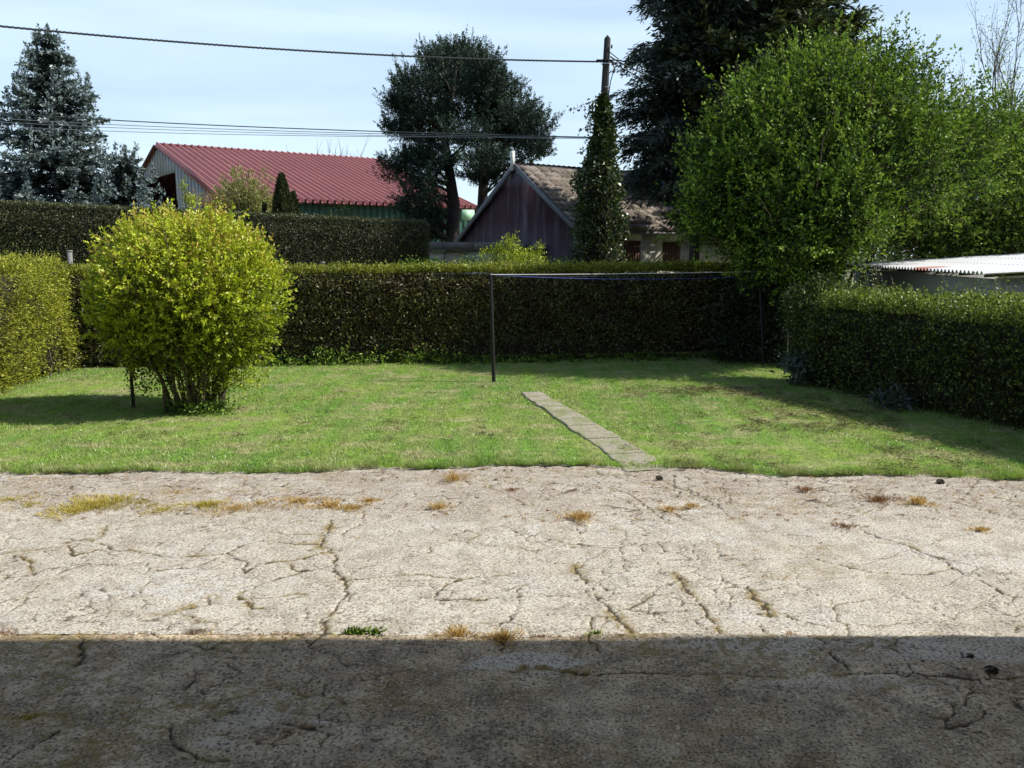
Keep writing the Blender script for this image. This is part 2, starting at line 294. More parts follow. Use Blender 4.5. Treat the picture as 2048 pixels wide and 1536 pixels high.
# grass blades
def blades(n, xr, yr, Lr, Wr, name, lab, fringe=0):
    x = R.uniform(*xr, n); y = R.uniform(*yr, n)
    if fringe: n = n//12; x = x[:n]; y = edge(x)-.045+np.abs(R.normal(size=n))*fringe*(.2+1.5*vnoise(x*3, x*0, 5)); ky = R.random(n) < .15+1.1*sstep(.3, .7, vnoise(x*5, x*0, 7)); x = x[ky]; y = y[ky]; n = len(x)
    half = .64*y+.8; pth = inpath(x, y, (fbm(x*6, y*6, 9)-.52)*.32) & (R.random(n) > .30*sstep(.40, .55, fbm(x*9, y*9, 19))+.13); ok = (np.abs(x) < half) & (y > edge(x)-.03) & ~pth
    x = x[ok]; y = y[ok]; n = len(x)
    cl = fbm(x*3, y*3, 21); fr = np.exp(-(y-edge(x))/.16)
    ln = R.uniform(*Lr, n)*(.55+.9*cl)*(1+.9*fr*vnoise(x*4, x*0, 3)); d = np.stack([R.normal(size=n)*.55, R.normal(size=n)*.55-.35*fr, np.ones(n)], -1); d = nrm(d)
    a = R.uniform(0, PI, n); sd = np.stack([np.cos(a), np.sin(a), a*0], -1); wd = R.uniform(*Wr, n)[:, None]
    c = np.stack([x, y, np.full(n, .015)], -1); v = np.stack([c-sd*wd/2, c+sd*wd/2, c+d*ln[:, None]], 1).reshape(-1, 3)
    mb = MB(); mb.add(v, np.arange(n*3).reshape(n, 3), np.repeat(np.clip(R.normal(.5, .22, n), 0, 1), 3))
    return tag(mb.build(name, M['grass']), lab, 'grass', kind='stuff')
blades(560000, (-11, 9.5), (9.0, 20.5), (.02, .052), (.006, .014), 'grass', 'short mown grass blades covering the lawn')
blades(480000, (-7, 7.5), (9.0, 9.9), (.03, .06), (.005, .010), 'grass', 'thicker fringe of grass overhanging the edge of the concrete', .16)
# ------------------------------------------------------------------ concrete yard
def polyline(pts): return np.array([G(*p)[:2] for p in pts])
c7 = lambda l: [(x/2, 900+y/2) for x, y in l]; c8 = lambda l: [(1024+x/2, 900+y/2) for x, y in l]
CR = [(c7(l), w_) for l, w_ in (
 ([(1330, 275), (1300, 340), (1280, 375), (1340, 420), (1340, 490), (1385, 530), (1380, 590), (1340, 640), (1310, 690), (1300, 745)], 1.6),
 ([(0, 412), (120, 400), (270, 382), (410, 350), (420, 300)], 1.0), ([(410, 370), (450, 400), (560, 408), (650, 430)], 1.5),
 ([(650, 430), (760, 430), (900, 415), (980, 380), (1040, 360), (1190, 375), (1280, 375)], 1.1), ([(0, 512), (120, 500), (200, 470), (280, 462), (330, 450), (440, 462), (560, 455)], 1.0),
 ([(60, 420), (130, 450), (130, 500)], 1.5), ([(270, 382), (300, 420), (380, 400), (440, 390)], 1.8), ([(900, 415), (980, 450), (985, 490), (1040, 455), (1200, 440), (1290, 410)], 1.3),
 ([(620, 485), (760, 475), (860, 440)], 1.), ([(950, 600), (985, 550), (1120, 515), (1200, 490), (1320, 465)], 1.2), ([(1160, 460), (1190, 485), (1230, 480)], 1.6),
 ([(720, 638), (830, 622), (840, 595)], 1.6), ([(960, 590), (1000, 640), (1060, 635)], 1.8), ([(980, 600), (1080, 590), (1230, 575)], 1.), ([(600, 660), (720, 660), (810, 685)], .8),
 ([(1385, 530), (1500, 512), (1650, 500), (1850, 520), (2048, 500)], .9), ([(1690, 588), (1780, 603), (1900, 602), (2048, 590)], 1.1), ([(1740, 590), (1790, 540), (1850, 520)], 1.1),
 ([(2048, 670), (2010, 700), (2000, 760), (2010, 800)], .9), ([(860, 330), (960, 310), (1100, 330), (1330, 340)], .7), ([(1820, 340), (1860, 320), (1920, 340), (1880, 360)], 1.),
 ([(320, 745), (330, 800), (335, 850), (300, 870)], 1.3), ([(20, 790), (60, 765), (250, 750)], .9), ([(840, 800), (900, 770), (1150, 765), (1220, 745)], .8), ([(600, 740), (840, 800), (930, 820)], .6),
 ([(0, 1260), (120, 1190), (240, 1130)], .6), ([(700, 1100), (680, 1180), (780, 1230), (900, 1250)], .9))]
CR += [(c8(l), w_) for l, w_ in (
 ([(250, 465), (290, 520), (330, 560), (345, 600), (375, 625), (420, 670), (470, 735)], 1.6), ([(420, 668), (330, 672), (300, 740), (345, 810)], 1.), ([(650, 490), (710, 570), (770, 630), (800, 690), (850, 750)], 1.2),
 ([(945, 540), (970, 590), (1020, 610), (1025, 660)], 1.6), ([(1020, 620), (1130, 672), (1300, 720)], .6), ([(1440, 345), (1510, 360), (1580, 385), (1720, 440), (1800, 490), (1900, 535), (2000, 590)], 1.2),
 ([(1310, 460), (1450, 490), (1650, 500), (1760, 470)], .7), ([(390, 150), (470, 180), (530, 220), (600, 275)], .9), ([(0, 590), (200, 585), (340, 600)], .5), ([(240, 280), (300, 310), (420, 310)], .9),
 ([(620, 130), (760, 190), (900, 210)], .7), ([(0, 330), (260, 380), (500, 380)], .4), ([(1270, 812), (1310, 850), (1350, 892)], 1.), ([(600, 440), (900, 440), (1200, 430), (1310, 460)], .4), ([(990, 690), (1020, 740)], .6),
 ([(0, 882), (60, 876), (130, 875), (220, 890), (300, 896)], 2.0), ([(300, 896), (600, 897), (820, 905), (1050, 912)], .7), ([(1300, 905), (1500, 900), (1700, 910), (1860, 922), (2048, 914)], 1.2),
 ([(1280, 290), (1380, 310), (1500, 360)], .8), ([(820, 430), (960, 445)], .5), ([(1900, 80), (1800, 200), (1950, 260)], .6))]
def segdist(px, py, pl):
    best = np.full(px.shape, 9.)
    for a, c in zip(pl[:-1], pl[1:]):
        d = c-a; t = np.clip(((px-a[0])*d[0]+(py-a[1])*d[1])/max(d@d, 1e-9), 0, 1)
        best = np.minimum(best, np.hypot(px-a[0]-t*d[0], py-a[1]-t*d[1]))
    return best
def cells(x, y, s):
    ix = np.floor(x); iy = np.floor(y); f1 = np.full(x.shape, 9.); f2 = f1.copy()
    for i in (-1, 0, 1):
        for j in (-1, 0, 1):
            d = np.hypot(ix+i+_h(ix+i, iy+j, s)-x, iy+j+_h(ix+i, iy+j, s+9)-y)
            f2 = np.where(d < f1, f1, np.minimum(f2, d)); f1 = np.minimum(f1, d)
    return f2-f1
joint = np.array([G(a, c)[:2] for a, c in ((-1500, 1268), (0, 1270), (700, 1272), (1100, 1275), (1500, 1278), (2048, 1283), (3500, 1290))])
def jy(x): return np.interp(x, joint[:, 0], joint[:, 1])+(fbm(x*2.5, x*0, 33)-.5)*.03
def slab(name, y0f, y1f, res, z0, fore, label):
    nx = int(13.4/res); xs = np.linspace(-6.7, 6.7, nx); lo_, hi_ = y0f(xs), y1f(xs); ny = int((hi_-lo_).max()/res)
    t = np.linspace(0, 1, ny)[:, None]; X = np.repeat(xs[None], ny, 0); Y = lo_[None]*(1-t)+hi_[None]*t
    wx = X+(fbm(X*4, Y*4, 1)-.5)*.16; wy = Y+(fbm(X*4, Y*4, 2)-.5)*.16
    wx2 = wx+(fbm(X*22, Y*22, 4, 3)-.5)*.035; wy2 = wy+(fbm(X*22, Y*22, 6, 3)-.5)*.035
    jx = X+(fbm(X*16, Y*16, 14, 4)-.5)*.075; jyy = Y+(fbm(X*16, Y*16, 15, 4)-.5)*.075
    crack = np.zeros(X.shape); wide = np.zeros(X.shape)
    vw = .35+1.0*fbm(X*5, Y*5, 77)
    for pl, w_ in CR:
        p = polyline(pl); a0, a1 = p.min(0)-.3, p.max(0)+.3
        sel = (X > a0[0]) & (X < a1[0]) & (Y > a0[1]) & (Y < a1[1])
        if not sel.any(): continue
        dd = segdist(jx[sel], jyy[sel], p); crack[sel] = np.maximum(crack[sel], 1-sstep(.002, .006*w_*vw[sel]**2*1.6+.0045, dd)); wide[sel] = np.maximum(wide[sel], (1-sstep(.008, (.017+.05*sstep(.42, .7, fbm(jx[sel]*2.5, jyy[sel]*2.5, 61)))*w_, dd))*min(1, w_*.7))
    far = sstep(7.2, 8.1, Y); msk = sstep(.5, .62, fbm(X*.8+3, Y*.8, 41))
    big = 1-sstep(.0, .020, cells(wx2*1.5, wy2*1.9, 3)); crack = np.maximum(crack, big*sstep(.28, .45, fbm(X*1.1, Y*1.1, 50))*(.3 if fore else .85)); md = 1-sstep(.0, .03, cells(wx2*2.7, wy2*3.6, 13)); crack = np.maximum(crack, md*sstep(.36, .5, fbm(X*1.6+5, Y*1.6, 52))*(.2 if fore else .8)*(.5+.5*sstep(1., -1.5, X))); wide = np.maximum(wide, (1-sstep(0, .04, cells(wx2*1.5, wy2*1.9, 3)))*.6)
    sm = 1-sstep(.0, .085, cells(wx2*4.2, wy2*7, 5)); crack = np.maximum(crack, sm*np.clip(far*sstep(.34, .5, fbm(X*2, Y*2, 44))+.9*msk*sstep(.45, .58, fbm(X*3, Y*3, 45)), 0, 1)*.95)
    moss = wide*sstep(.42, .55, fbm(X*4, Y*4, 60))*sstep(.34, .5, fbm(X*28, Y*28, 66, 3))*.95
    moss = np.maximum(moss, sstep(.54, .68, fbm(X*1.4, Y*2.6, 63))*sstep(.52, .62, fbm(X*24, Y*30, 64))*.45*(far if not fore else 1.5))
    pale = sstep(.58, .75, fbm(X*1.2, Y*2.2, 70))*.6*sstep(.42, .6, fbm(X*12, Y*12, 71))
    Zr = z0+(fbm(X*1.1, Y*1.1, 80)-.5)*.03+(fbm(X*9, Y*9, 81)-.5)*.006-.012*crack+(fbm(X*30, Y*30, 82, 2)-.5)*.004
    if fore:
        band = jy(xs)[None]-Y; w0 = np.interp(xs, [-7, -1, .8, 2, 7], [0, 0, .05, .30, .30])[None]   # smoother raised strip on the right
        pale = np.maximum(pale*.5, (1-sstep(w0*.85, w0*.85+.08, band))*(w0 > .04)*(.35+.6*sstep(.4, .62, fbm(X*2.5, Y*5, 91))))
        Zr = Zr+.03*np.clip(1-band/(w0+.001), 0, 1)*(w0 > .04)+.004
        for quad, q in ((((925, 1338), (975, 1312), (1060, 1306), (1130, 1318), (1180, 1330), (1110, 1346), (1010, 1343)), 1.), (((420, 1460), (490, 1395), (590, 1385), (610, 1430), (510, 1465)), .5), (((370, 1500), (420, 1475), (475, 1485), (470, 1505)), .7), (((1490, 1372), (1600, 1360), (1800, 1362), (1900, 1380), (1700, 1385)), .6), (((600, 1452), (625, 1446), (660, 1450), (640, 1460)), 1.6)):
            p = polyline(quad); ins = np.zeros(X.shape, bool); jj = (fbm(X*6, Y*6, 95)-.5)*.1
            for a, c in zip(p, np.roll(p, -1, 0)):
                hit = ((a[1] > Y+jj) != (c[1] > Y+jj)); hit &= (X+jj < (c[0]-a[0])*(Y+jj-a[1])/(c[1]-a[1]+1e-12)+a[0]); ins ^= hit
            pale = np.where(ins, min(q, 1), pale)
            Zr = np.where(ins, Zr+.006*q, Zr); crack = np.where(ins, crack*.3, crack)
    else:
        pale = np.maximum(pale, (1-sstep(.0, .75, np.hypot((X-G(1550, 1230)[0])/1.1, (Y-G(1550, 1230)[1])/.35)))*(.4+.6*sstep(.45, .6, fbm(X*8, Y*8, 99))))
        pale = np.maximum(pale, (1-sstep(.2, .9, np.hypot((X-G(330, 1180)[0])/1.1, (Y-G(330, 1180)[1])/.4)))*sstep(.5, .6, fbm(X*9, Y*9, 98)))
    mb = MB(); mb.grid(X, Y, Zr)
    return tag(mb.build(name, M['fore' if fore else 'yard'], smooth=True, attrs={'crack': crack, 'moss': moss, 'pale': pale}), label, kind='structure')
slab('yard', lambda x: jy(x)+.006, lambda x: edge(x)+.35, .0145, 0.0, False, 'sunlit pale concrete yard crossed by mossy cracks')
slab('terrace', lambda x: x*0+3.1, lambda x: jy(x)-.008, .011, 0.0, True, 'shaded brown gravelly concrete in the foreground')
m = MB()
m.box((0, 1.2, -.045), (40, 3.7, .05)); m.box((-13.4, 6.4, -.045), (13.3, 6.6, .05)); m.box((13.4, 6.4, -.045), (13.3, 6.6, .05)); m.box((0, 6.3, -.06), (13.4, 6.4, .05))
tag(m.build('paving', M['yard']), 'concrete paving continuing around the yard', kind='structure')
# ------------------------------------------------------------------ weeds and small things on the yard
def tuft(mb, c, n, r, h, spread=.7, mi=0, W=.006):
    n = int(n*1.5); W = W*.75; spread = spread*1.4; h = h*.9
    a = R.uniform(0, 2*PI, n); q = r*R.random(n)**.8*(.75+.5*np.sin(a*3+c[0]*9))*1.15; x = c[0]+np.cos(a)*q; y = c[1]+np.sin(a)*q*.7
    d = np.stack([np.cos(a)*q/r*spread+R.normal(size=n)*.3, np.sin(a)*q/r*spread+R.normal(size=n)*.3, np.full(n, 1.)], -1)
    mb.leaves(np.stack([x, y, np.full(n, .0)], -1), d, h*R.uniform(.5, 1.15, n), W, R.random(n), mi)
m = MB()
for a, c, w_, h_, nn, mi in ((190, 1012, .42, .06, 1500, 1), (150, 1022, .3, .045, 500, 1), (240, 1000, .25, .05, 400, 1), (410, 1012, .2, .06, 450, 1), (330, 1020, .22, .03, 280, 1), (470, 1018, .3, .04, 420, 0), (520, 1008, .22, .03, 260, 0), (600, 1004, .24, .05, 480, 0), (660, 1012, .2, .05, 420, 0), (700, 1018, .2, .045, 380, 0), (740, 1003, .1, .05, 160, 0), (60, 1010, .3, .025, 300, 1), (350, 985, .4, .02, 240, 0), (20, 1000, .2, .03, 200, 1)):
    tuft(m, G(a, c), nn, w_, h_, .9, mi, .007)
tag(m.build('dry_grass', [M['straw'], M['ymoss']]), 'yellowed dead grass and weed mats in a strip along the left of the yard', 'grass', kind='stuff')
m = MB()
for i in range(2200):
    x = R.uniform(-6, 6); y = R.uniform(5.6, 9.4)
    if R.random() > (.12 if y < 7.4 else .9)*(.3+1.2*float(fbm(x*1.5, y*2, 44))): continue
    tuft(m, (x, y), int(R.integers(4, 26)), R.uniform(.012, .08), R.uniform(.006, .022), 1.1, int(R.random() < .6), .006)
for i in range(130):
    x = R.uniform(-5, 5); tuft(m, (x, float(jy(x))+.01), int(R.integers(4, 30)), R.uniform(.02, .09), R.uniform(.01, .03), 1., int(R.random() < .5), .006)
tag(m.build('weeds', [M['straw'], M['rust']]), 'tiny dried weeds scattered in the cracks of the concrete yard', 'weeds', kind='stuff')
for a, c, w_, h_, nn, mt, lab in (
 (910, 962, .10, .15, 120, 'straw', 'upright orange dry grass tuft at the lawn edge, left of the slab path'), (877, 1018, .11, .08, 150, 'straw', 'round orange dry grass tuft just right of the dead grass strip'),
 (1157, 1038, .15, .09, 260, 'straw', 'largest orange dry grass tuft in the middle of the sunlit yard'), (1338, 1021, .11, .06, 170, 'straw', 'left one of two neighbouring orange tufts below the end of the path'),
 (1383, 1015, .09, .06, 130, 'straw', 'right one of two neighbouring orange tufts below the end of the path'), (1836, 1008, .14, .09, 240, 'straw', 'rounded orange dry tuft at the right of the yard beside a russet weed'),
 (1757, 1003, .2, .08, 260, 'rust', 'russet brown dry weed clump at the right of the yard'), (1612, 982, .11, .06, 130, 'rust', 'small russet weed near the lawn edge at the right'),
 (1025, 982, .07, .06, 60, 'rust', 'small brown weed in the yard just left of the path end'), (914, 1271, .13, .06, 240, 'straw', 'orange grass tuft in the joint at the shadow line, left one of the pair'),
 (1004, 1279, .12, .07, 240, 'straw', 'orange grass tuft in the joint at the shadow line, right one of the pair'), (1586, 1276, .08, .03, 90, 'rust', 'small russet weed on the shadow line right of centre'),
 (1860, 1282, .12, .025, 190, 'straw', 'flat straw coloured weed on the bright strip at far right'), (1690, 1055, .14, .05, 110, 'rust', 'flat russet weed at the start of the long right-hand crack'), (1962, 1062, .10, .05, 150, 'straw', 'faded straw tuft near the right border of the yard'),
 (60, 1437, .14, .02, 600, 'ymoss', 'flat yellowish moss cushion in the shaded foreground at the left')):
    mb = MB(); p = G(a, c); tuft(mb, p, nn, w_, h_, .9, 0, .007)
    tag(mb.build('dry_weed' if mt == 'rust' else ('moss_cushion' if mt == 'ymoss' else 'grass_tuft'), M[mt]), lab, 'moss' if mt == 'ymoss' else ('weed' if mt == 'rust' else 'grass tuft'), 'dry weeds growing on the concrete yard')
mb = MB()
for dx in (0, .07, .16): tuft(mb, G(700, 1268)+np.array((dx, 0, 0)), 90, .07, .045, 1., 0, .012)
tag(mb.build('green_weed', M['hazel']), 'small green weed growing on the shadow line left of centre', 'weed')
mb = MB(); tuft(mb, G(1190, 1272), 60, .05, .04, 1., 0, .012); tag(mb.build('green_weed', M['hazel']), 'tiny green weed at the top of a crack on the shadow line', 'weed')
# pine cone / fallen bits
def cone(px, py, L_, name, lab, cat, mt):
    mb = MB(); c = G(px, py)+np.array((0, 0, .02)); n = 90; i = np.arange(n); t = (i+.5)/n; a = i*2.4; r = .45*L_*np.sin(PI*(t*.9+.13))**.8*.6
    cc = np.stack([c[0]+(t-.5)*L_, c[1]+np.cos(a)*r, c[2]+np.sin(a)*r], -1); d = np.stack([.6+0*a, np.cos(a), np.sin(a)], -1)
    mb.leaves(cc, d, L_*.2, L_*.2, R.random(n)); mb.tube([(c[0]-L_*.45, c[1], c[2]), (c[0], c[1], c[2]), (c[0]+L_*.45, c[1], c[2])], [L_*.06, L_*.2, L_*.05], 8)
    return tag(mb.build(name, mt), lab, cat)
M['conebrown'] = simple('cone_scale', (.06, .045, .035), .8, .4, 60)
cone(1982, 1348, .075, 'pine_cone', 'dark pine cone lying in the shade at the right of the foreground', 'pine cone', M['conebrown'])
cone(1318, 960, .075, 'pine_cone', 'dark pine cone on the yard just below the end of the slab path', 'pine cone', M['conebrown'])
cone(1880, 968, .085, 'pine_cone', 'dark pine cone beside the lawn edge at the far right', 'pine cone', M['conebrown'])
cone(1940, 1318, .04, 'clod', 'small dark clod on the pale shaded strip at the right', 'clod', M['conebrown'])
def dleaf(px, py, s, rz, lab, mt):
    mb = MB(); c = G(px, py)+np.array((0, 0, .012)); t = np.linspace(-1, 1, 9); w_ = (1-t*t)*.3
    X_ = np.stack([t, t, t]); Y_ = np.stack([-w_, w_*0, w_]); Z_ = np.stack([.12*w_+.1*t*t, -.04+.1*t*t, .12*w_+.1*t*t])
    mb.grid(c[0]+s*(X_*math.cos(rz)-Y_*math.sin(rz)), c[1]+s*(X_*math.sin(rz)+Y_*math.cos(rz)), c[2]+s*Z_); tag(mb.build('dead_leaf', mt), lab, 'leaf')
M['dleaf'] = simple('dead_leaf', (.04, .035, .028), .8, .4, 30)
dleaf(463, 1429, .03, .2, 'dark dead leaf on the grey patch of the shaded foreground', M['dleaf']); dleaf(1296, 1069, .03, .4, 'dark dead leaf in the middle right of the sunlit yard', M['dleaf'])
# clippings on the lawn
m = MB()
def clip(n, x0, x1, y0, y1):
    for _ in range(n):
        p = G(R.uniform(x0, x1), R.uniform(y0, y1)); k = int(R.integers(8, 40)); r = R.uniform(.03, .11)
        c = np.stack([p[0]+R.normal(size=k)*r, p[1]+R.normal(size=k)*r*.7, .045+.02*R.random(k)], -1); d = R.normal(size=(k, 3)); d[:, 2] *= .25
        m.leaves(c, d, R.uniform(.03, .08, k), .007, R.random(k), int(R.random() < .62))
clip(120, 1250, 1560, 775, 800); clip(300, 1480, 1800, 790, 870); clip(60, 1380, 1500, 780, 790); clip(60, 1750, 2000, 880, 950); clip(120, 100, 1000, 760, 900); clip(60, 1250, 1600, 820, 940)
M['paleclip'] = leafmat('pale_clippings', [(0, (.22, .19, .08)), (1, (.46, .42, .24))], .2, .02); M['darkclip'] = leafmat('damp_clippings', [(0, (.06, .055, .025)), (1, (.16, .14, .06))], .1, .02)
tag(m.build('grass_clippings', [M['paleclip'], M['darkclip']]), 'clumps of cut grass lying on the lawn', 'clippings', kind='stuff')
# ------------------------------------------------------------------ hedges
def hedge(name, label, cat, p0, p1, thick, h0, h1, dens, L_, W_, mt, top=None, wav=.07, jit=.05, seed=1, group=None, topdens=1., out=.55, lowfade=.1, topspike=.0, ends=True, pock=.25):
    p0 = np.array((*p0, 0.)); p1 = np.array((*p1, 0.)); ln = np.linalg.norm(p1-p0); d = (p1-p0)/ln; nn = np.array((d[1], -d[0], 0.))   # outward (front) normal
    if nn@(-(p0+p1)/2) < 0: nn = -nn
    root = thing(name, label, cat, tuple((p0+p1)/2-nn*thick/2), group)
    fol = MB(); H_ = lambda t: h0+(h1-h0)*t
    def face(area_u, area_v, fn, n, nor):
        u = R.random(n); v = R.random(n); pos, keep = fn(u, v); pos = pos[keep]; k = len(pos)
        dd = nor*out+nrm(R.normal(size=(k, 3)))*.8+np.array((0, 0, .25)); fol.leaves(pos, dd, L_*R.uniform(.6, 1.25, k), W_*R.uniform(.7, 1.2, k), np.clip(R.normal(.5, .24, k)+(R.random(k) < .04)*.5, 0, 1))
        return pos
    def wv(a, b_): return (fbm(a*1.4, b_*1.4, seed, 4)-.5)*2*wav+(fbm(a*7, b_*7, seed+3, 2)-.5)*wav
    def front(u, v):
        hh = H_(u)*(1-(1-v)**1.0); o = wv(u*ln, hh)+R.normal(size=len(u))*jit-.06*(1-v)-np.where(v > .93, (v-.93)*1.5, 0)
        keep = (R.random(len(u)) < sstep(0, lowfade, v)*.75+.25) & (R.random(len(u)) < .35+1.3*fbm(u*ln*4, hh*4, seed+8)) & (R.random(len(u)) < 1-pock+pock*sstep(.40, .52, fbm(u*ln*2.2+hh, hh*2.2, seed+15)))
        return p0+d*(u*ln)[:, None]+nn*o[:, None]+np.array((0, 0, 1.))*hh[:, None], keep
    def back(u, v):
        a, k = front(u, v); return a-nn*thick, k
    def topf(u, v):
        o = wv(u*ln, v*thick)*.8+np.abs(R.normal(size=len(u)))*jit*1.2; q = H_(u)+o-.02*(v > .85)
        return p0+d*(u*ln)[:, None]-nn*(v*thick)[:, None]+np.array((0, 0, 1.))*q[:, None], np.ones(len(u), bool)
    face(1, 1, front, int(dens*ln*max(h0, h1)), nn); face(1, 1, back, int(dens*.3*ln*max(h0, h1)), -nn)
    if not top: face(1, 1, topf, int(dens*topdens*ln*thick), np.array((0, 0, 1.)))
    if ends:
        for e, sg in ((p0, -1), (p1, 1)):
            hh0 = h0 if sg < 0 else h1
            def endf(u, v): return e-nn*(u*thick)[:, None]+d*sg*(wv(u*3, v*3)+R.normal(size=len(u))*jit)[:, None]+np.array((0, 0, 1.))*(v*hh0)[:, None], np.ones(len(u), bool)
            face(1, 1, endf, int(dens*thick*hh0), d*sg)
    fol.build('foliage', mt, root)
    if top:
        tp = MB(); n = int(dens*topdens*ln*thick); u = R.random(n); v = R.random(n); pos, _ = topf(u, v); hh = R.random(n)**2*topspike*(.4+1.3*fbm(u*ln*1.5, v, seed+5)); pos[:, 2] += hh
        tp.leaves(pos, nrm(R.normal(size=(n, 3)))*.8+np.array((0, 0, .8)), L_*.85, W_, R.random(n)); tp.build('new_or_lit_shoots', top, root)
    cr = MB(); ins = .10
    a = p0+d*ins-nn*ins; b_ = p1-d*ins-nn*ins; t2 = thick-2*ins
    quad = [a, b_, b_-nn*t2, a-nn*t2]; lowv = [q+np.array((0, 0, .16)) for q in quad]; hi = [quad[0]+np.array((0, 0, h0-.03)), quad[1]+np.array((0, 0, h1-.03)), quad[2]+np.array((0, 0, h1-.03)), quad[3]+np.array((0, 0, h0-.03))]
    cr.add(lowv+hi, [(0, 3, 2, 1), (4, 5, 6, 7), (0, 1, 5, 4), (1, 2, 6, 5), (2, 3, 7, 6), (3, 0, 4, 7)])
    for i in range(int(ln/.22)):
        q = p0+d*(i*.22+R.normal()*.05+.1)-nn*R.uniform(.05, .25); cr.tube([q-np.array((0, 0, .08)), q+np.array((R.normal()*.04, R.normal()*.04, .3)), q+np.array((R.normal()*.1, R.normal()*.1, .7))], [.018, .015, .01], 5, mi=1)
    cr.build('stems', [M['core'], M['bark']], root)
    return root
A = G(110, 742)[:2]; B = G(1560, 716)[:2]
A = np.array((A[0]-.6, A[1]+.1)); B = np.array((B[0], 19.6))
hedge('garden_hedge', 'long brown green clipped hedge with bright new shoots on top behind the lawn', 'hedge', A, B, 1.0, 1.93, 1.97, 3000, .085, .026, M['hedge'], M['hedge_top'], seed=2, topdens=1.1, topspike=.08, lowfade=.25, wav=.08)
a0 = P(-130, 415, 19.6); a1 = P(856, 447, 23.6)
hedge('tall_hedge', 'tall dark flat topped clipped hedge standing behind the round bush', 'hedge', a0[:2], a1[:2], 1.0, P(-130, 402, 19.6)[2], a1[2], 3600, .05, .02, M['yew'], None, seed=12, wav=.03, jit=.03, topdens=.9)
hedge('golden_hedge', 'golden green feathery conifer hedge at the left edge of the lawn', 'hedge', (-8.95, 17.15), (-8.35, 9.6), 1.1, 2.05, 2.08, 3600, .06, .018, M['thuja'], None, seed=22, wav=.24, jit=.09, topdens=1.1, out=.8, pock=.6)
q0 = G(1618, 775)[:2]; q1 = G(2048, 868)[:2]; dq = (q1-q0); q2 = q1+dq*.75
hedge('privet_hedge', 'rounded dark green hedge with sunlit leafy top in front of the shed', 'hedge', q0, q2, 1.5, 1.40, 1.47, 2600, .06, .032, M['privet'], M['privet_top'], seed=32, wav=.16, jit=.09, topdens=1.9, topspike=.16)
# ------------------------------------------------------------------ foliage generators
def blobleaves(mb, blobs, nclump, per, cr, L_, W_, mi=0, shell=.55, up=.25, gap=.0, vshift=0, bvar=0., zgrad=None):
    B_ = np.array([b_[:3] for b_ in blobs]); Rr = np.array([b_[3:6] for b_ in blobs]); wt_ = (Rr.prod(1))**(2/3); wt_ = wt_/wt_.sum()
    k = R.choice(len(blobs), nclump, p=wt_); u = nrm(R.normal(size=(nclump, 3)))
    rr = shell+(1.06-shell)*R.random(nclump)**.6; rr *= 1+(fbm(u[:, 0]*2.5+k*3, u[:, 2]*2.5+u[:, 1], 7)-.5)*.5
    c = B_[k]+u*Rr[k]*rr[:, None]; bv = R.normal(0, bvar, len(blobs))[k] if bvar else np.zeros(nclump)
    if gap > 0:
        g_ = fbm(c[:, 0]*1.1+c[:, 1]*.7, c[:, 2]*1.1, 17, 3); ok = g_ > gap; c = c[ok]; u = u[ok]; bv = bv[ok]
    kz = c[:, 2] > .05; c = c[kz]; u = u[kz]; bv = bv[kz]; n = len(c)*per
    cc = np.repeat(c, per, 0)+R.normal(size=(n, 3))*cr; d = nrm(R.normal(size=(n, 3)))+np.repeat(u, per, 0)*.5+np.array((0, 0, up))
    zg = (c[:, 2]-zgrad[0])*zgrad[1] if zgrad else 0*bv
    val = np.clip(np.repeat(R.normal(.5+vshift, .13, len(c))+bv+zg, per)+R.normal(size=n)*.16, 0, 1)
    mb.leaves(cc, d, L_*R.uniform(.6, 1.2, n), W_*R.uniform(.7, 1.2, n), val, mi)
def limb(mb, a, b_, r0, r1, sag=0., n=7, wob=.06, mi=0, seg=6):
    a = np.asarray(a, float); b_ = np.asarray(b_, float); t = np.linspace(0, 1, n)[:, None]; l = np.linalg.norm(b_-a)
    p = a*(1-t)+b_*t; p[:, 2] += (sag*np.sin(PI*t[:, 0])); w_ = R.normal(size=(n, 3))*wob*l*.4; w_[0] = 0; w_[-1] = 0; p += w_
    mb.tube(p, np.linspace(r0, r1, n), seg, mi=mi); return p
def subblobs(blobs, k, f0, f1, push=.85):
    out = [tuple(b_[:3])+tuple(q*.72 for q in b_[3:6]) for b_ in blobs]
    for b_ in blobs:
        for i in range(k):
            u = nrm(R.normal(size=3)); u[1] = -abs(u[1]) if R.random() < .6 else u[1]; r = np.array(b_[3:6]); c = np.array(b_[:3])+u*r*R.uniform(push-.2, push+.18); q = R.uniform(f0, f1)*r.mean()
            out.append((*c, q*R.uniform(.8, 1.2), q, q*R.uniform(.8, 1.3)))
    return out
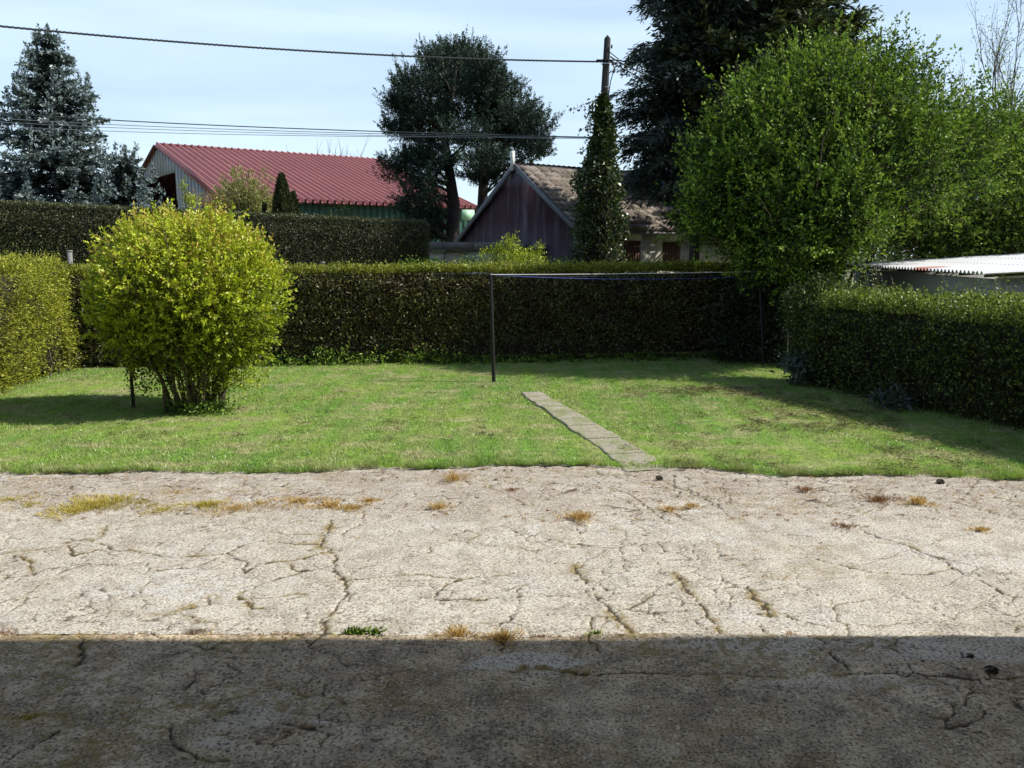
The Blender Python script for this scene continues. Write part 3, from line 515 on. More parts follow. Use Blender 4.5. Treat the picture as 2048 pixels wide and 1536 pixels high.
def sprays(mb, blobs, n, l0, l1, per, L_, W_, out=1., up=.5, width=.09, vs=0., zgrad=None, bow=.0, r0=.72, r1=1., spread=.9, gap=0., gs=1.):
    B_ = np.array([b_[:3] for b_ in blobs]); Rr = np.array([b_[3:6] for b_ in blobs]); wt_ = (Rr.prod(1))**(2/3); wt_ = wt_/wt_.sum(); k = R.choice(len(blobs), n, p=wt_)
    u = nrm(R.normal(size=(n, 3))); irr_ = 1+(fbm(u[:, 0]*2.2+k*1.3, u[:, 2]*2.2+u[:, 1]*1.7, 31, 3)-.5)*.5; o = B_[k]+u*Rr[k]*R.uniform(r0, r1, (n, 1))*irr_[:, None]; ok = (o[:, 2] > .3) & (fbm(o[:, 0]*1.5*gs, o[:, 2]*1.5*gs+o[:, 1], 57, 3) > gap); o = o[ok]; u = u[ok]; n = len(o)
    d = nrm(u*out+np.array((0, 0, up))+R.normal(size=(n, 3))*.25); ln = R.uniform(l0, l1, n); t = R.random((n, per))**.85; w2 = width*(1.05-t)
    c = o[:, None]+d[:, None]*(ln[:, None]*t)[..., None]+R.normal(size=(n, per, 3))*w2[..., None]*.6; c[..., 2] -= bow*(t*ln[:, None])**2
    ld_ = d[:, None]*.8+R.normal(size=(n, per, 3))*spread*.6; v = np.repeat(R.normal(.5+vs, .14, n), per)+(t.ravel()-.5)*.25+R.normal(size=n*per)*.1
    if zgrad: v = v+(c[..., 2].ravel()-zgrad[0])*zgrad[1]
    mb.leaves(c.reshape(-1, 3), ld_.reshape(-1, 3), L_*R.uniform(.6, 1.2, n*per), W_*R.uniform(.7, 1.2, n*per), np.clip(v, 0, 1)); return o, d, ln
# round lime bush
bc = G(372, 822); root = thing('round_bush', 'large rounded lime green bush standing alone on the lawn', 'bush', bc)
m = MB(); bx0 = bc[0]+.10; by0 = bc[1]
bl = [(bx0+.04, by0, 1.93, 1.16, 1.15, 1.02), (bx0+.40, by0, 1.80, .98, 1.05, .95), (bx0-.36, by0+.05, 1.72, .96, 1.0, .90), (bx0+.5, by0, 1.32, .78, .8, .58), (bx0-.3, by0, 1.2, .78, .85, .58)]
bl2 = subblobs(bl[:3], 26, .12, .22, .9)[3:]; blobleaves(m, bl, 1900, 13, .06, .062, .028, 0, .62, .35, vshift=-.2, zgrad=(1.7, .3)); so, sd2, sl2_ = sprays(m, bl, 4200, .14, .30, 15, .066, .030, 1., .5, .05, .09, (1.6, .26), r0=.8, r1=1.02, gap=.30, gs=2.)  # leaf colour graded by height: lime new growth above, painted shade lower down
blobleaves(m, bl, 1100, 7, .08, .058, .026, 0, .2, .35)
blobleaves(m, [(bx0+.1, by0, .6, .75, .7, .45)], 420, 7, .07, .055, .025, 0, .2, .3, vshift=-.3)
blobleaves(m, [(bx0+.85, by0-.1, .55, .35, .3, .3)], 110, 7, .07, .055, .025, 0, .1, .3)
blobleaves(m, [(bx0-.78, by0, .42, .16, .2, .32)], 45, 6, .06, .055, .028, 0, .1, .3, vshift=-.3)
for i in range(26):      # shoots breaking the outline
    a = R.uniform(0, 2*PI); e = R.uniform(.25, 1.5); o = np.array((bx0+.05+1.2*math.cos(a)*math.cos(e), by0+1.3*math.sin(a)*math.cos(e), 1.93+1.05*math.sin(e))); dd = nrm(o-np.array((bx0, by0, 1.2)))
    k = 14; c = o+dd*np.linspace(0, R.uniform(.12, .28), k)[:, None]; m.leaves(c, nrm(R.normal(size=(k, 3)))+dd, .06, .026, R.uniform(.5, .9, k))
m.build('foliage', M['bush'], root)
m = MB()
for q in range(0, len(so), 3): m.tube([so[q]-sd2[q]*.3, so[q], so[q]+sd2[q]*sl2_[q]*.8], [.006, .005, .003], 3, cap=False, mi=1)
for i in range(34):
    a = R.uniform(0, 2*PI); r = R.uniform(.05, .5); a1_ = a+R.normal()*.3; s = np.array((bx0+r*math.cos(a), by0+r*.7*math.sin(a), -.03)); R1 = R.uniform(.5, 1.1)
    e = np.array((bx0+R1*math.cos(a1_), by0+R1*math.sin(a1_), R.uniform(1.2, 2.4))); limb(m, s, e, R.uniform(.016, .038), .007, .12, 7, .05, seg=5)
    for j in range(3): f_ = e+np.array((R.normal()*.35, R.normal()*.35, R.uniform(.1, .6))); limb(m, (s+e)/2+np.array((0, 0, .12)), f_, .009, .003, 0, 4, .05, seg=4)
m.build('stems', [M['bark'], simple('russet_twig', (.20, .10, .055), .8)], root)
sk = G(268, 818); m = MB(); limb(m, sk-np.array((0, 0, .1)), sk+np.array((-.02, 0, 1.2)), .03, .024, 0, 6, .01)
tag(m.build('stake', M['dark_bark']), 'dark upright stake under the left side of the round bush', 'stake')
m = MB(); blobleaves(m, [(bx0+.25, by0-.35, .07, .55, .25, .10)], 160, 8, .05, .05, .04, 0, .1, .2); tag(m.build('ground_ivy', M['hazel']), 'low green leaves at the foot of the round bush', 'ground cover', kind='stuff')
# weeds along the hedge foot
m = MB()
for i in range(420):
    a = R.uniform(430, 1100) if R.random() < .8 else R.uniform(1100, 1560); p = G(a, np.interp(a, [110, 1560], [738, 718])+R.uniform(-2, 4)); hh = R.uniform(.05, .28)*(1.4 if a < 900 else .8)*(.5+float(fbm(p[0]*2, 0, 3)))
    k = int(R.integers(6, 18)); c = p+np.stack([R.normal(size=k)*.06, R.normal(size=k)*.04, R.random(k)*hh], -1); m.leaves(c, nrm(R.normal(size=(k, 3)))+np.array((0, -.2, .4)), R.uniform(.05, .13, k), .03, R.random(k))
tag(m.build('hedge_foot_weeds', M['hazel']), 'nettles and fresh weeds growing along the foot of the long hedge', 'weeds', kind='stuff')
# ------------------------------------------------------------------ conifers
def conifer(name, label, px, pybase, Y, ztop, rad, mt, nwh=26, nb=7, droop=-.15, tip=.25, tuft=.13, tw=.05, power=.8, zb=.4, spikes=True, seed=0, group=None, barkm='dark_bark', dens=1., twl=.42, irr=.25, hang=0., lean=(0, 0), rep=3):
    x0 = P(px, 500, Y)[0]; root = thing(name, label, 'tree', (x0, Y, 0), group)
    tk = MB(); n = 9; t = np.linspace(0, 1, n); tk.tube(np.stack([x0+lean[0]*t+.06*np.sin(t*7), Y+lean[1]*t, -.1+(ztop+.1)*t], -1), .02+.014*ztop*(1-t), 8)
    fo = MB(); C = []; D = []; V = []
    for w_ in range(nwh):
        t = (w_+R.random()*.6)/nwh; z = zb+(ztop-zb)*t; Lb = rad*(1-t)**power+.12
        for j in range(nb):
            a = R.uniform(0, 2*PI); l = Lb*(1-irr+2*irr*R.random()*.9); hd = np.array((math.cos(a), math.sin(a), 0.)); m_ = 9; s = np.linspace(0, 1, m_)
            p = np.array((x0+lean[0]*t, Y+lean[1]*t, z))+hd*(s*l)[:, None]; p[:, 2] += l*(droop*s*1.2+tip*s**2.2)+ .0
            tk.tube(p[:], np.linspace(.008+.012*l, .004, m_), 4, cap=False)
            nt = max(5, int(l*9*dens)); ss = R.uniform(.12, 1, nt)**.75; base = np.stack([np.interp(ss, s, p[:, i]) for i in range(3)], -1)
            side = np.array((-hd[1], hd[0], 0.))*np.where(R.random(nt) < .5, -1, 1)[:, None]; tl = l*twl*(1.05-ss)*R.uniform(.5, 1.2, nt)+.10
            td = nrm(hd*.75+side*R.uniform(.2, 1.1, nt)[:, None]+np.stack([R.normal(size=nt)*.15, R.normal(size=nt)*.15, R.normal(size=nt)*.18-hang], -1))
            for q in range(nt):
                k = max(2, int(tl[q]/(tuft*.45))); f_ = np.linspace(0, 1, k)[:, None]; c = base[q]+td[q]*tl[q]*f_; c[:, 2] -= hang*(f_[:, 0]**2)*tl[q]*.8; C.append(c); D.append(np.repeat(td[q][None], k, 0)); V.append(np.full(k, R.normal(.38, .2))+f_[:, 0]*.25+.18*(ss[q]-.6))
            if spikes and t < .97 and R.random() < .55:
                hgt = R.uniform(.25, .75)*(1 if l > .7 else .6); k = int(hgt/.055); f_ = np.linspace(0, 1, k)[:, None]; rr = .13*(1-f_); an = R.uniform(0, 2*PI, (k, 1))
                c = p[-2]+np.concatenate([np.cos(an)*rr, np.sin(an)*rr, f_*hgt], 1); C.append(c); D.append(np.concatenate([np.cos(an)*.6, np.sin(an)*.6, 1+0*an], 1)); V.append(np.full(k, .6))
    k = 26; f_ = np.linspace(0, 1, k)[:, None]; an = R.uniform(0, 2*PI, (k, 1)); C.append(np.array((x0+lean[0], Y+lean[1], ztop-.5))+np.concatenate([np.cos(an)*.1*(1-f_), np.sin(an)*.1*(1-f_), f_*.6], 1)); D.append(np.concatenate([np.cos(an)*.4, np.sin(an)*.4, 1+0*an], 1)); V.append(np.full(k, .6))
    C = np.concatenate(C); D = nrm(np.concatenate(D)); V = np.concatenate(V)
    for q in range(rep):
        n = len(C); fo.leaves(C+R.normal(size=(n, 3))*tuft*.18, D+R.normal(size=(n, 3))*.38, tuft*R.uniform(.7, 1.3, n), tw*R.uniform(.7, 1.2, n), np.clip(V+R.normal(size=n)*.12, 0, 1))
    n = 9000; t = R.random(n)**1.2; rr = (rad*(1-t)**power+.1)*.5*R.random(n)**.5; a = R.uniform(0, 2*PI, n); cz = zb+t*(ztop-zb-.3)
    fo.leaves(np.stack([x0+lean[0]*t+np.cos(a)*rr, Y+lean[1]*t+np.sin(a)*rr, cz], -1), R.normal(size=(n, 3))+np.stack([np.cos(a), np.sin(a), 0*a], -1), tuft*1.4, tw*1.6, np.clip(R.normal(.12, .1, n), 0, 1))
    tk.build('trunk', M[barkm], root); fo.build('crown', mt, root)
    return root
conifer('blue_spruce', 'tall blue grey spruce left of the red roofed barn', 128, 0, 27, P(125, 62, 27)[2], 3.3, M['spruce'], 36, 10, power=.85, tuft=.11, tw=.045, rep=5, zb=.5, irr=.3)
conifer('blue_spruce', 'lower blue spruce partly cut off by the left border of the photo', -55, 0, 26, P(10, 262, 26)[2], 2.6, M['spruce'], 22, 9, power=.75, tuft=.12, tw=.045, rep=5, zb=.5)
conifer('blue_spruce', 'short bushy blue spruce between the tall spruce and the barn gable', 262, 0, 25.5, P(262, 308, 25.5)[2], 1.75, M['spruce'], 18, 8, power=.6, tuft=.11, tw=.045, rep=5, zb=.4)
# Scots style pine with two trunks
root = thing('pine', 'broad dark pine with two trunks behind the purple gable', 'tree', P(930, 500, 35)*np.array((1, 1, 0))); tk = MB(); Yp = 35.
t1 = [P(905, 560, Yp), P(906, 470, Yp), P(908, 410, Yp), P(900, 350, Yp), P(888, 270, Yp), P(905, 180, Yp), P(915, 110, Yp)]; t2 = [P(962, 560, Yp+.8), P(963, 450, Yp+.8), P(966, 380, Yp+.8), P(972, 300, Yp+.8), P(985, 220, Yp+.8), P(990, 150, Yp+.8)]
tk.tube(t1, [.30, .27, .25, .2, .15, .1, .04], 9); tk.tube(t2, [.26, .23, .2, .17, .12, .05], 9)
pads = []
for px, py, rw, rh in ((915, 118, 55, 26), (870, 128, 42, 24), (960, 135, 45, 24), (985, 150, 30, 25), (845, 175, 62, 28), (905, 175, 60, 30), (960, 180, 60, 30), (1010, 185, 40, 30), (800, 215, 45, 26), (860, 225, 60, 30), (930, 230, 65, 32), (1000, 235, 60, 34), (1045, 225, 38, 34), (1080, 262, 34, 28), (800, 262, 44, 22), (860, 270, 60, 28), (940, 275, 60, 28), (1020, 280, 60, 30), (1075, 300, 36, 22), (965, 318, 70, 24), (1040, 318, 45, 22), (830, 318, 50, 22), (775, 330, 42, 15), (880, 330, 50, 22), (790, 350, 50, 16), (840, 365, 55, 20), (960, 350, 50, 18), (845, 400, 52, 24), (815, 415, 35, 16), (855, 438, 48, 28), (870, 465, 34, 22), (1010, 345, 35, 15)):
    for q in range(2):
        rh = rh*1.15; Yq = Yp+R.normal()*1.2-(1.0 if py > 380 else 0); c = P(px+R.normal()*6, py+R.normal()*4, Yq); sx = rw/F*Yq; pads.append((*c, sx*.8, sx*.8, rh/F*Yq*.75))
pads = [(*p_[:3], p_[3]*.95, p_[4]*.95, p_[5]*.85) for p_ in pads]
fo = MB(); B_ = np.array(pads); sprays(fo, pads, 5200, .3, .6, 36, .12, .03, .8, .9, .075, -.02, r0=.35, r1=1.05, spread=1.1, gap=.37, gs=.7); sprays(fo, pads[:34], 800, .4, .8, 34, .12, .03, .6, 1.2, .07, .05, r0=.85, r1=1.05, spread=1.)
blobleaves(fo, [(*p_[:3], p_[3]*.8, p_[4]*.8, p_[5]*.7) for p_ in pads], 2200, 16, .14, .15, .04, 0, .1, .5, .36, vshift=-.3)
for i, pd in enumerate(pads):
    src = t1 if pd[0] < t1[3][0]+.9 else t2; tz = [p[2] for p in src]; zz = max(2.6, min(pd[2]-.9, tz[-1]-.2)); o = np.array([np.interp(zz, tz, [p[j] for p in src]) for j in range(3)])
    limb(tk, o, np.array(pd[:3])-np.array((0, 0, pd[5]*.4)), .06, .02, .1, 6, .05)
tk.build('trunk', M['dark_bark'], root); fo.build('crown', M['pine'], root)
# right hand conifers
conifer('dark_cypress', 'towering dark conifer directly behind the lime green tree', 1490, 0, 24.9, 14.8, 2.65, M['cypress'], 34, 10, power=.38, tuft=.2, tw=.075, zb=3.3, spikes=False, droop=-.16, tip=.3, dens=1.35, irr=.22)
conifer('dark_cypress', 'second towering dark conifer further right against the sky', 1574, 0, 31.0, 14.6, 3.3, M['cypress'], 30, 9, power=.45, tuft=.22, tw=.08, zb=2.5, spikes=False, droop=-.1, tip=.3, irr=.22)
conifer('blue_cedar', 'blue grey drooping cedar beside the utility pole', 1385, 0, 24.7, 11.9, 2.2, M['cedar'], 34, 7, power=.30, tuft=.17, tw=.045, zb=4.3, spikes=False, droop=.02, tip=-.12, hang=.45, irr=.3, dens=1.25)
# big deciduous trees on the right
def seed(k):
    global R
    R = np.random.default_rng(k); random.seed(k)
def decid(name, label, base, blobs, ncl, per, mt, L_=.085, W_=.045, gap=.0, cr=.15, trunks=5, shell=.6):
    root = thing(name, label, 'tree', (base[0], base[1], 0)); fo = MB(); sb = subblobs(blobs, 17, .16, .34)[len(blobs):]; blobleaves(fo, sb, ncl//3, per, cr*.8, L_, W_, 0, .3, .25, 0, bvar=.14, vshift=-.08); blobleaves(fo, [(*b_[:3], b_[3]*.85, b_[4]*.85, b_[5]*.85) for b_ in blobs], ncl//2, per, cr*1.3, L_, W_, 0, .1, .25, gap, vshift=-.33, bvar=.05); so, sd2, sl2_ = sprays(fo, blobs+sb, int(ncl*.42), .4, .9, 17, L_, W_, .8, .55, .085, .06, r0=.7, r1=1.02, gap=gap+.03)  # inner leaves coloured darker to paint the crown's own shade
    tk = MB()
    for i in range(trunks):
        s = np.array((base[0]+R.normal()*.25, base[1]+R.normal()*.25, -.1))
        for b_ in (blobs if i == 0 else random.sample(blobs, min(len(blobs), 5))):
            e = np.array(b_[:3])+R.normal(size=3)*np.array(b_[3:6])*.3; limb(tk, s, e, .05 if i else .08, .012, .3, 8, .03)
            for q in range(4): limb(tk, e*.75+s*.25+np.array((0, 0, .2)), e+R.normal(size=3)*np.array(b_[3:6])*.65, .015, .004, 0, 5, .05, seg=4)
    for q in range(0, len(so), 4): tk.tube([so[q]-sd2[q]*.4, so[q], so[q]+sd2[q]*sl2_[q]*.8], [.008, .006, .003], 3, cap=False)
    # fine twigs reaching past the outline, with small leaves
    tw = 260
    for i in range(tw):
        b_ = random.choice(blobs); u = nrm(R.normal(size=3)); u[2] = abs(u[2]); c = np.array(b_[:3]); r = np.array(b_[3:6]); o = c+u*r*.9; e = c+u*r*R.uniform(1.1, 1.42)+np.array((0, 0, R.random()*.35))
        tk.tube([o, (o+e)/2+R.normal(size=3)*.03, e], [.006, .005, .003], 4, cap=False); k = 12; f_ = R.random((k, 1)); fo.leaves(o*(1-f_)+e*f_+R.normal(size=(k, 3))*.05, R.normal(size=(k, 3))+u, L_*.9, W_*.9, R.uniform(.4, 1, k))
    fo.build('crown', mt, root); tk.build('trunk', M['bark'], root); return root
def bb(px, py, Y, r, rz=None, ry=None): return (*P(px, py, Y), r, ry or r, rz or r*.85)
decid('broadleaf_tree', 'large spreading bright green tree between the conifers and the shed', (7.6, 20.0), [bb(1640, 205, 18.6, 1.3, 1.1), bb(1765, 210, 19, 1.25, 1.1), bb(1510, 240, 18.6, .95), bb(1560, 325, 17.9, 1.4), bb(1720, 320, 17.9, 1.7), bb(1850, 310, 19.2, 1.4), bb(1440, 320, 18.6, .8), bb(1475, 410, 18.0, 1.05), bb(1620, 440, 17.3, 1.35), bb(1790, 395, 20.6, 1.3), bb(1545, 500, 18.2, .9), bb(1625, 515, 17.8, .7, .6), bb(1420, 430, 19, .55)], 11500, 11, M['hazel'], gap=.36)
decid('broadleaf_tree', 'bright green tree crown at the right border above the shed roof', (12.2, 23.0), [bb(1960, 360, 22.5, 2.0), bb(2080, 420, 22, 1.9), bb(1900, 440, 22, 1.6), bb(2010, 470, 21.6, 1.3, .9), bb(2140, 330, 23, 1.8), bb(1930, 300, 23, 1.2), bb(1880, 350, 21, 1.2), bb(1900, 400, 21, 1.3), bb(1800, 455, 21.4, .75)], 6800, 11, M['hazel'], gap=.38)
# bare trees
def baretree(name, label, base, h, spread, mt, levels=4, r0=.07, leafm=None, seed=0, group=None, nl=0):
    root = thing(name, label, 'tree', (base[0], base[1], 0), group); tk = MB(); tips = []
    def rec(p, d, l, r, k):
        n = 4; pts = [p]; dd = d
        for i in range(n): dd = nrm(dd+R.normal(size=3)*(.10 if k < levels else .02)+np.array((0, 0, .05))); pts.append(pts[-1]+dd*l/n)
        tk.tube(pts, np.linspace(r, r*.6, n+1), 6 if k > 2 else 4, cap=False); tips.append(pts[-1]); tips.append(pts[2])
        if k == 0: return
        for q in range(3 if k > 1 else 4): a = pts[int(R.integers(1, n+1))]; rec(a, nrm(dd+R.normal(size=3)*spread+np.array((0, 0, .15))), l*R.uniform(.5, .78), r*.55, k-1)
        rec(pts[-1], nrm(dd+R.normal(size=3)*.12), l*.75, r*.62, k-1)
    rec(np.array((base[0], base[1], -.1)), np.array((0, 0, 1.)), h*.34, r0, levels)
    tk.build('trunk', mt, root)
    if leafm:
        T = np.array(tips); fo = MB(); n = len(T)*nl; fo.leaves(np.repeat(T, nl, 0)+R.normal(size=(n, 3))*.09, R.normal(size=(n, 3)), .05, .035, R.random(n)); fo.build('leaves', leafm, root)
    return root
seed(3); p = P(2000, 400, 27); baretree('birch', 'thin almost leafless birch rising at the upper right corner', (p[0], p[1]), 9.6, .36, M['twig_bark'], 5, .09, M['bush'], nl=2)
p = P(2075, 400, 26); baretree('birch', 'second thin birch cut by the right border of the photo', (p[0], p[1]), 9.0, .36, M['twig_bark'], 5, .08, M['bush'], nl=1)
seed(8)
for px, Y, h_, lab in ((540, 78, 12.0, 'faint bare tree top above the barn ridge, nearest the ridge start'), (655, 82, 13.0, 'bare tree above the barn ridge left of the leafless pair near the pine'), (700, 84, 13.8, 'tallest bare tree behind the barn ridge just left of the pine')):
    p = P(px, 400, Y); baretree('bare_tree', lab, (p[0], p[1]), h_, .45, M['twig_bark'], 4, .10, None, group='bare trees behind the barn')
# ------------------------------------------------------------------ shrubs beyond the hedges
def shrub(name, label, px, Y, blobs, n, per, mt, L_, W_, cr=.07, stems=14, cat='shrub', gap=0, shell=.3, stemm='bark', ztop=None):
    b0 = P(px, 500, Y); root = thing(name, label, cat, (b0[0], Y, 0)); fo = MB(); blobleaves(fo, blobs, n, per, cr, L_, W_, 0, shell, .4, gap); tk = MB()
    for i in range(stems):
        b_ = random.choice(blobs); e = np.array(b_[:3])+R.normal(size=3)*np.array(b_[3:6])*.5; s = np.array((b0[0]+R.normal()*.12, Y+R.normal()*.1, -.05)); limb(tk, s, e, .015, .004, .1, 7, .03, seg=4)
    fo.build('foliage', mt, root); tk.build('stems', M[stemm], root); return root, fo
# pale arching shrub in front of the barn
b0 = P(495, 500, 30); root = thing('arching_shrub', 'pale yellow green wispy shrub in front of the red barn roof', 'shrub', (b0[0], 30, 0)); tk = MB(); fo = MB()
for i in range(210):
    a = R.uniform(-1, 1); hgt = R.uniform(.7, 1.)*(P(495, 318, 30)[2]-1.0); top_ = np.array((b0[0]+a*.75, 30+R.normal()*.5, .9+hgt*(1-.2*abs(a)))); end = top_+np.array((a*.7+R.normal()*.2, R.normal()*.3, R.uniform(-1.0, .15)))
    t = np.linspace(0, 1, 9)[:, None]; s = np.array((b0[0]+R.normal()*.1, 30, .0)); pts = (1-t)**2*s+2*t*(1-t)*(top_+np.array((0, 0, .6)))+t*t*end; tk.tube(pts, np.linspace(.012, .004, 9), 4, cap=False)
    k = 95; f_ = R.uniform(.35, 1, k); c = np.stack([np.interp(f_, t[:, 0], pts[:, j]) for j in range(3)], -1)+R.normal(size=(k, 3))*.05; fo.leaves(c, R.normal(size=(k, 3)), .07, .034, R.random(k))
tk.build('stems', M['bark'], root); fo.build('foliage', M['weep'], root)
def conebush(label, px, pytop, Y, r):
    b0 = P(px, 500, Y); zt = P(px, pytop, Y)[2]; root = thing('conical_conifer', label, 'conifer', (b0[0], Y, 0), 'dark conical conifers in front of the barn'); fo = MB(); n = int(15000*r)
    t = R.random(n)**.8; a = R.uniform(0, 2*PI, n); rr = r*(1-t)**.75*(.9+.16*np.sin(a*5+t*9))*(1+R.normal(size=n)*.05)
    c = np.stack([b0[0]+np.cos(a)*rr, Y+np.sin(a)*rr, .1+t*(zt-.1)], -1); fo.leaves(c, np.stack([np.cos(a)*.35, np.sin(a)*.35, 1+0*a], -1)+R.normal(size=(n, 3))*.22, R.uniform(.08, .17, n), .04, R.random(n)); fo.build('foliage', M['cone'], root)
    tk = MB(); tt = np.linspace(0, 1, 7); tk.tube(np.stack([b0[0]+0*tt, Y+0*tt, -.05+tt*(zt-.4)], -1), r*.5*(1-tt)+.03, 9); tk.build('trunk', M['core'], root)
conebush('larger dark conical conifer in front of the red barn roof', 569, 352, 27, .9); conebush('narrower dark conifer leaning on the right of the large cone', 590, 388, 27.3, .6)
conebush('smallest dark conifer tip left of the large cone', 533, 413, 27, .26)
shrub('russet_shrub', 'reddish brown twiggy shrub tip between the round bush and barn opening', 400, 24.5, [bb(395, 402, 24.5, .4, .25), bb(430, 408, 24.5, .35, .22)], 120, 8, M['russet'], .06, .02, stems=50)
r_, _ = shrub('yellow_shoot_shrub', 'slim yellow green shoots rising in front of the barn gable', 372, 24, [bb(368, 372, 24, .06, .18), bb(375, 392, 24, .1, .16), bb(380, 402, 24, .14, .15), bb(432, 404, 24, .09, .07)], 60, 10, M['bush'], .06, .03, stems=6, cr=.05)
shrub('twiggy_plant', 'sparse leafy stems standing in front of the dark green barn wall', 690, 26, [bb(665, 430, 26, .25, .2), bb(690, 425, 26, .3, .3), bb(705, 432, 26, .3, .2)], 110, 5, M['privet'], .06, .025, stems=26)
shrub('lime_shrub', 'lime green pointed shrub behind the long hedge in front of the garage', 1025, 20.25, [bb(1018, 500, 20.25, .28, .32), bb(985, 520, 20.25, .3, .25), bb(1050, 518, 20.25, .42, .26), bb(1015, 482, 20.25, .1, .2), bb(1040, 535, 20.25, .75, .3), bb(1080, 505, 20.25, .12, .2), bb(992, 500, 20.25, .08, .18)], 620, 9, M['bush'], .055, .026, cr=.06, stems=24)
shrub('low_green_shrub', 'small green shrub between hedge end and garage door', 860, 21.5, [bb(865, 530, 21.5, .3, .14), bb(940, 528, 21.5, .35, .16), bb(820, 532, 21.5, .35, .12), bb(1125, 530, 21.5, .35, .12)], 260, 7, M['hazel'], .06, .03, stems=10)
shrub('laurel_shrub', 'dark laurel like shrub in the shaded corner behind the clothes line', 1500, 18.7, [bb(1490, 640, 18.9, .75, 1.0), bb(1560, 620, 18.6, .6, .9), bb(1470, 700, 18.6, .5, .4), bb(1565, 700, 18.2, .5, .45), bb(1600, 620, 18, .6, .8)], 1700, 9, M['laurel'], .09, .035, cr=.12, stems=26, shell=.5)
shrub('overgrown_shrub', 'straggly sunlit shrub at the left end of the privet hedge', 1640, 15.8, [bb(1640, 610, 15.7, .55, .45), bb(1600, 620, 15.9, .3, .35), bb(1700, 600, 15.6, .5, .25), bb(1630, 680, 15.7, .5, .6), bb(1650, 575, 15.8, .25, .25)], 1500, 8, M['privet'], .06, .03, cr=.09, stems=40, shell=.3)
shrub('grey_leaved_plant', 'grey green leafy plant in the shade at the foot of the privet hedge', 1598, 15.2, [bb(1600, 738, 15.2, .22, .2), bb(1585, 725, 15.2, .15, .12)], 70, 6, M['greyleaf'], .13, .045, cr=.07, stems=8, cat='plant')
shrub('grey_leaved_plant', 'faint grey leaved plant low against the privet hedge, right of the other', 1790, 12.9, [bb(1790, 805, 12.9, .25, .16)], 50, 6, M['greyleaf'], .12, .045, cr=.07, stems=6, cat='plant')
# bramble shoots above the privet hedge
root = thing('bramble', 'long thin bramble shoots sticking up from the privet hedge before the shed', 'bramble', P(1850, 600, 13.8)*np.array((1, 1, 0))); m = MB(); lf = MB()
for a, c, a2, c2, Y in ((1890, 590, 1882, 541, 13.6), (1922, 590, 1912, 545, 13.4), (1940, 575, 1952, 545, 13.3), (2005, 590, 1968, 553, 12.8), (1960, 580, 1990, 552, 12.8), (2035, 590, 2008, 548, 12.5), (1750, 590, 1762, 545, 14.6), (1775, 590, 1782, 552, 14.4), (1735, 585, 1725, 520, 14.9), (1745, 585, 1748, 525, 14.9), (1720, 585, 1716, 510, 15.1), (1733, 585, 1742, 535, 15)):
    s = P(a, c, Y); e = P(a2, c2, Y+.3); s[2] = .9; t = np.linspace(0, 1, 7)[:, None]; pts = s*(1-t)+e*t+np.array((.12, 0, 0))*np.sin(PI*t); m.tube(pts, np.linspace(.007, .003, 7), 4, cap=False)
    k = 34; f_ = R.uniform(.5, 1, k); q = np.stack([np.interp(f_, t[:, 0], pts[:, j]) for j in range(3)], -1)+R.normal(size=(k, 3))*.025; lf.leaves(q, R.normal(size=(k, 3)), .04, .025, R.uniform(.5, 1, k))
m.build('stems', M['pale_bark'], root); lf.build('leaves', M['privet'], root)
# far wood
m = MB()
for px in range(-500, 2700, 45):
    Y = R.uniform(95, 135); c = P(px, 500, Y); blobleaves(m, [(c[0], Y, R.uniform(2.2, 3.6), 4.2, 3.5, R.uniform(2.5, 4.6))], 170, 5, .5, .6, .4, 0, .4, .3)
tag(m.build('far_wood', M['farwood']), 'pale green distant wood seen between the trunks of the pine', 'wood', kind='stuff')
# ------------------------------------------------------------------ barn
rd = nrm(np.array((.81, .587, 0.))); wd = np.array((rd[1], -rd[0], 0.)); UP = np.array((0, 0, 1.))
Bc = P(449, 394, 40.); ze = Bc[2]; RB = P(329, 291, 49.3); tB = (RB-Bc)@(-wd); zr = RB[2]; Lb = 13.5; Bc0 = Bc*np.array((1, 1, 0))
root = thing('barn', 'big open ended barn with ribbed red metal roof and grey boards', 'barn', Bc0)
b = NB('red_ribbed_metal'); c = b.mix(b.noise(.5, 4, .6), (.27, .088, .082), (.38, .15, .135)); c = b.mix(b.ramp(b.noise(9, 3, .6, b.mapped((1, 1, .3))), [(.55, 0.), (.75, .35)]), c, (.5, .24, .2)); b.pbr(c, .45, spec=.4); M['redroof'] = b.m
# ribbed roof: profile along rd, straight along the slope
sl = nrm(np.array((0, 0, 1.))*(zr-ze)-wd*tB); nr = nrm(np.cross(rd, sl)); nr = nr if nr[2] > 0 else -nr
def ribroof(mb, o, along, slope, ln, lslope, nrmv, pitch, h, wr, thick=.05, val=.5):
    s = [0.]; hh = [0.]; x = 0
    while x < ln: s += [x+pitch*.5-wr*.5, x+pitch*.5-wr*.3, x+pitch*.5+wr*.3, x+pitch*.5+wr*.5]; hh += [0, h, h, 0]; x += pitch
    s.append(x); hh.append(0); s = np.array(s); hh = np.array(hh); t = np.array((0, .5, 1.))
    pts = o+along*s[None, :, None]+slope*(t*lslope)[:, None, None]+nrmv*hh[None, :, None]; mb.grid(pts[..., 0], pts[..., 1], pts[..., 2], val)
    p2 = pts-nrmv*thick; mb.grid(p2[..., 0], p2[..., 1], p2[..., 2], val)
m = MB(); lsl = math.hypot(tB, zr-ze)+.5; ribroof(m, Bc-sl*.45-rd*.25, rd, sl, Lb+.3, lsl-.05, nr, .38, .17, .13)
m.beam(Bc-sl*.45-rd*.27-nr*.06, RB-rd*.27-nr*.06, .06, .34, up=nr)
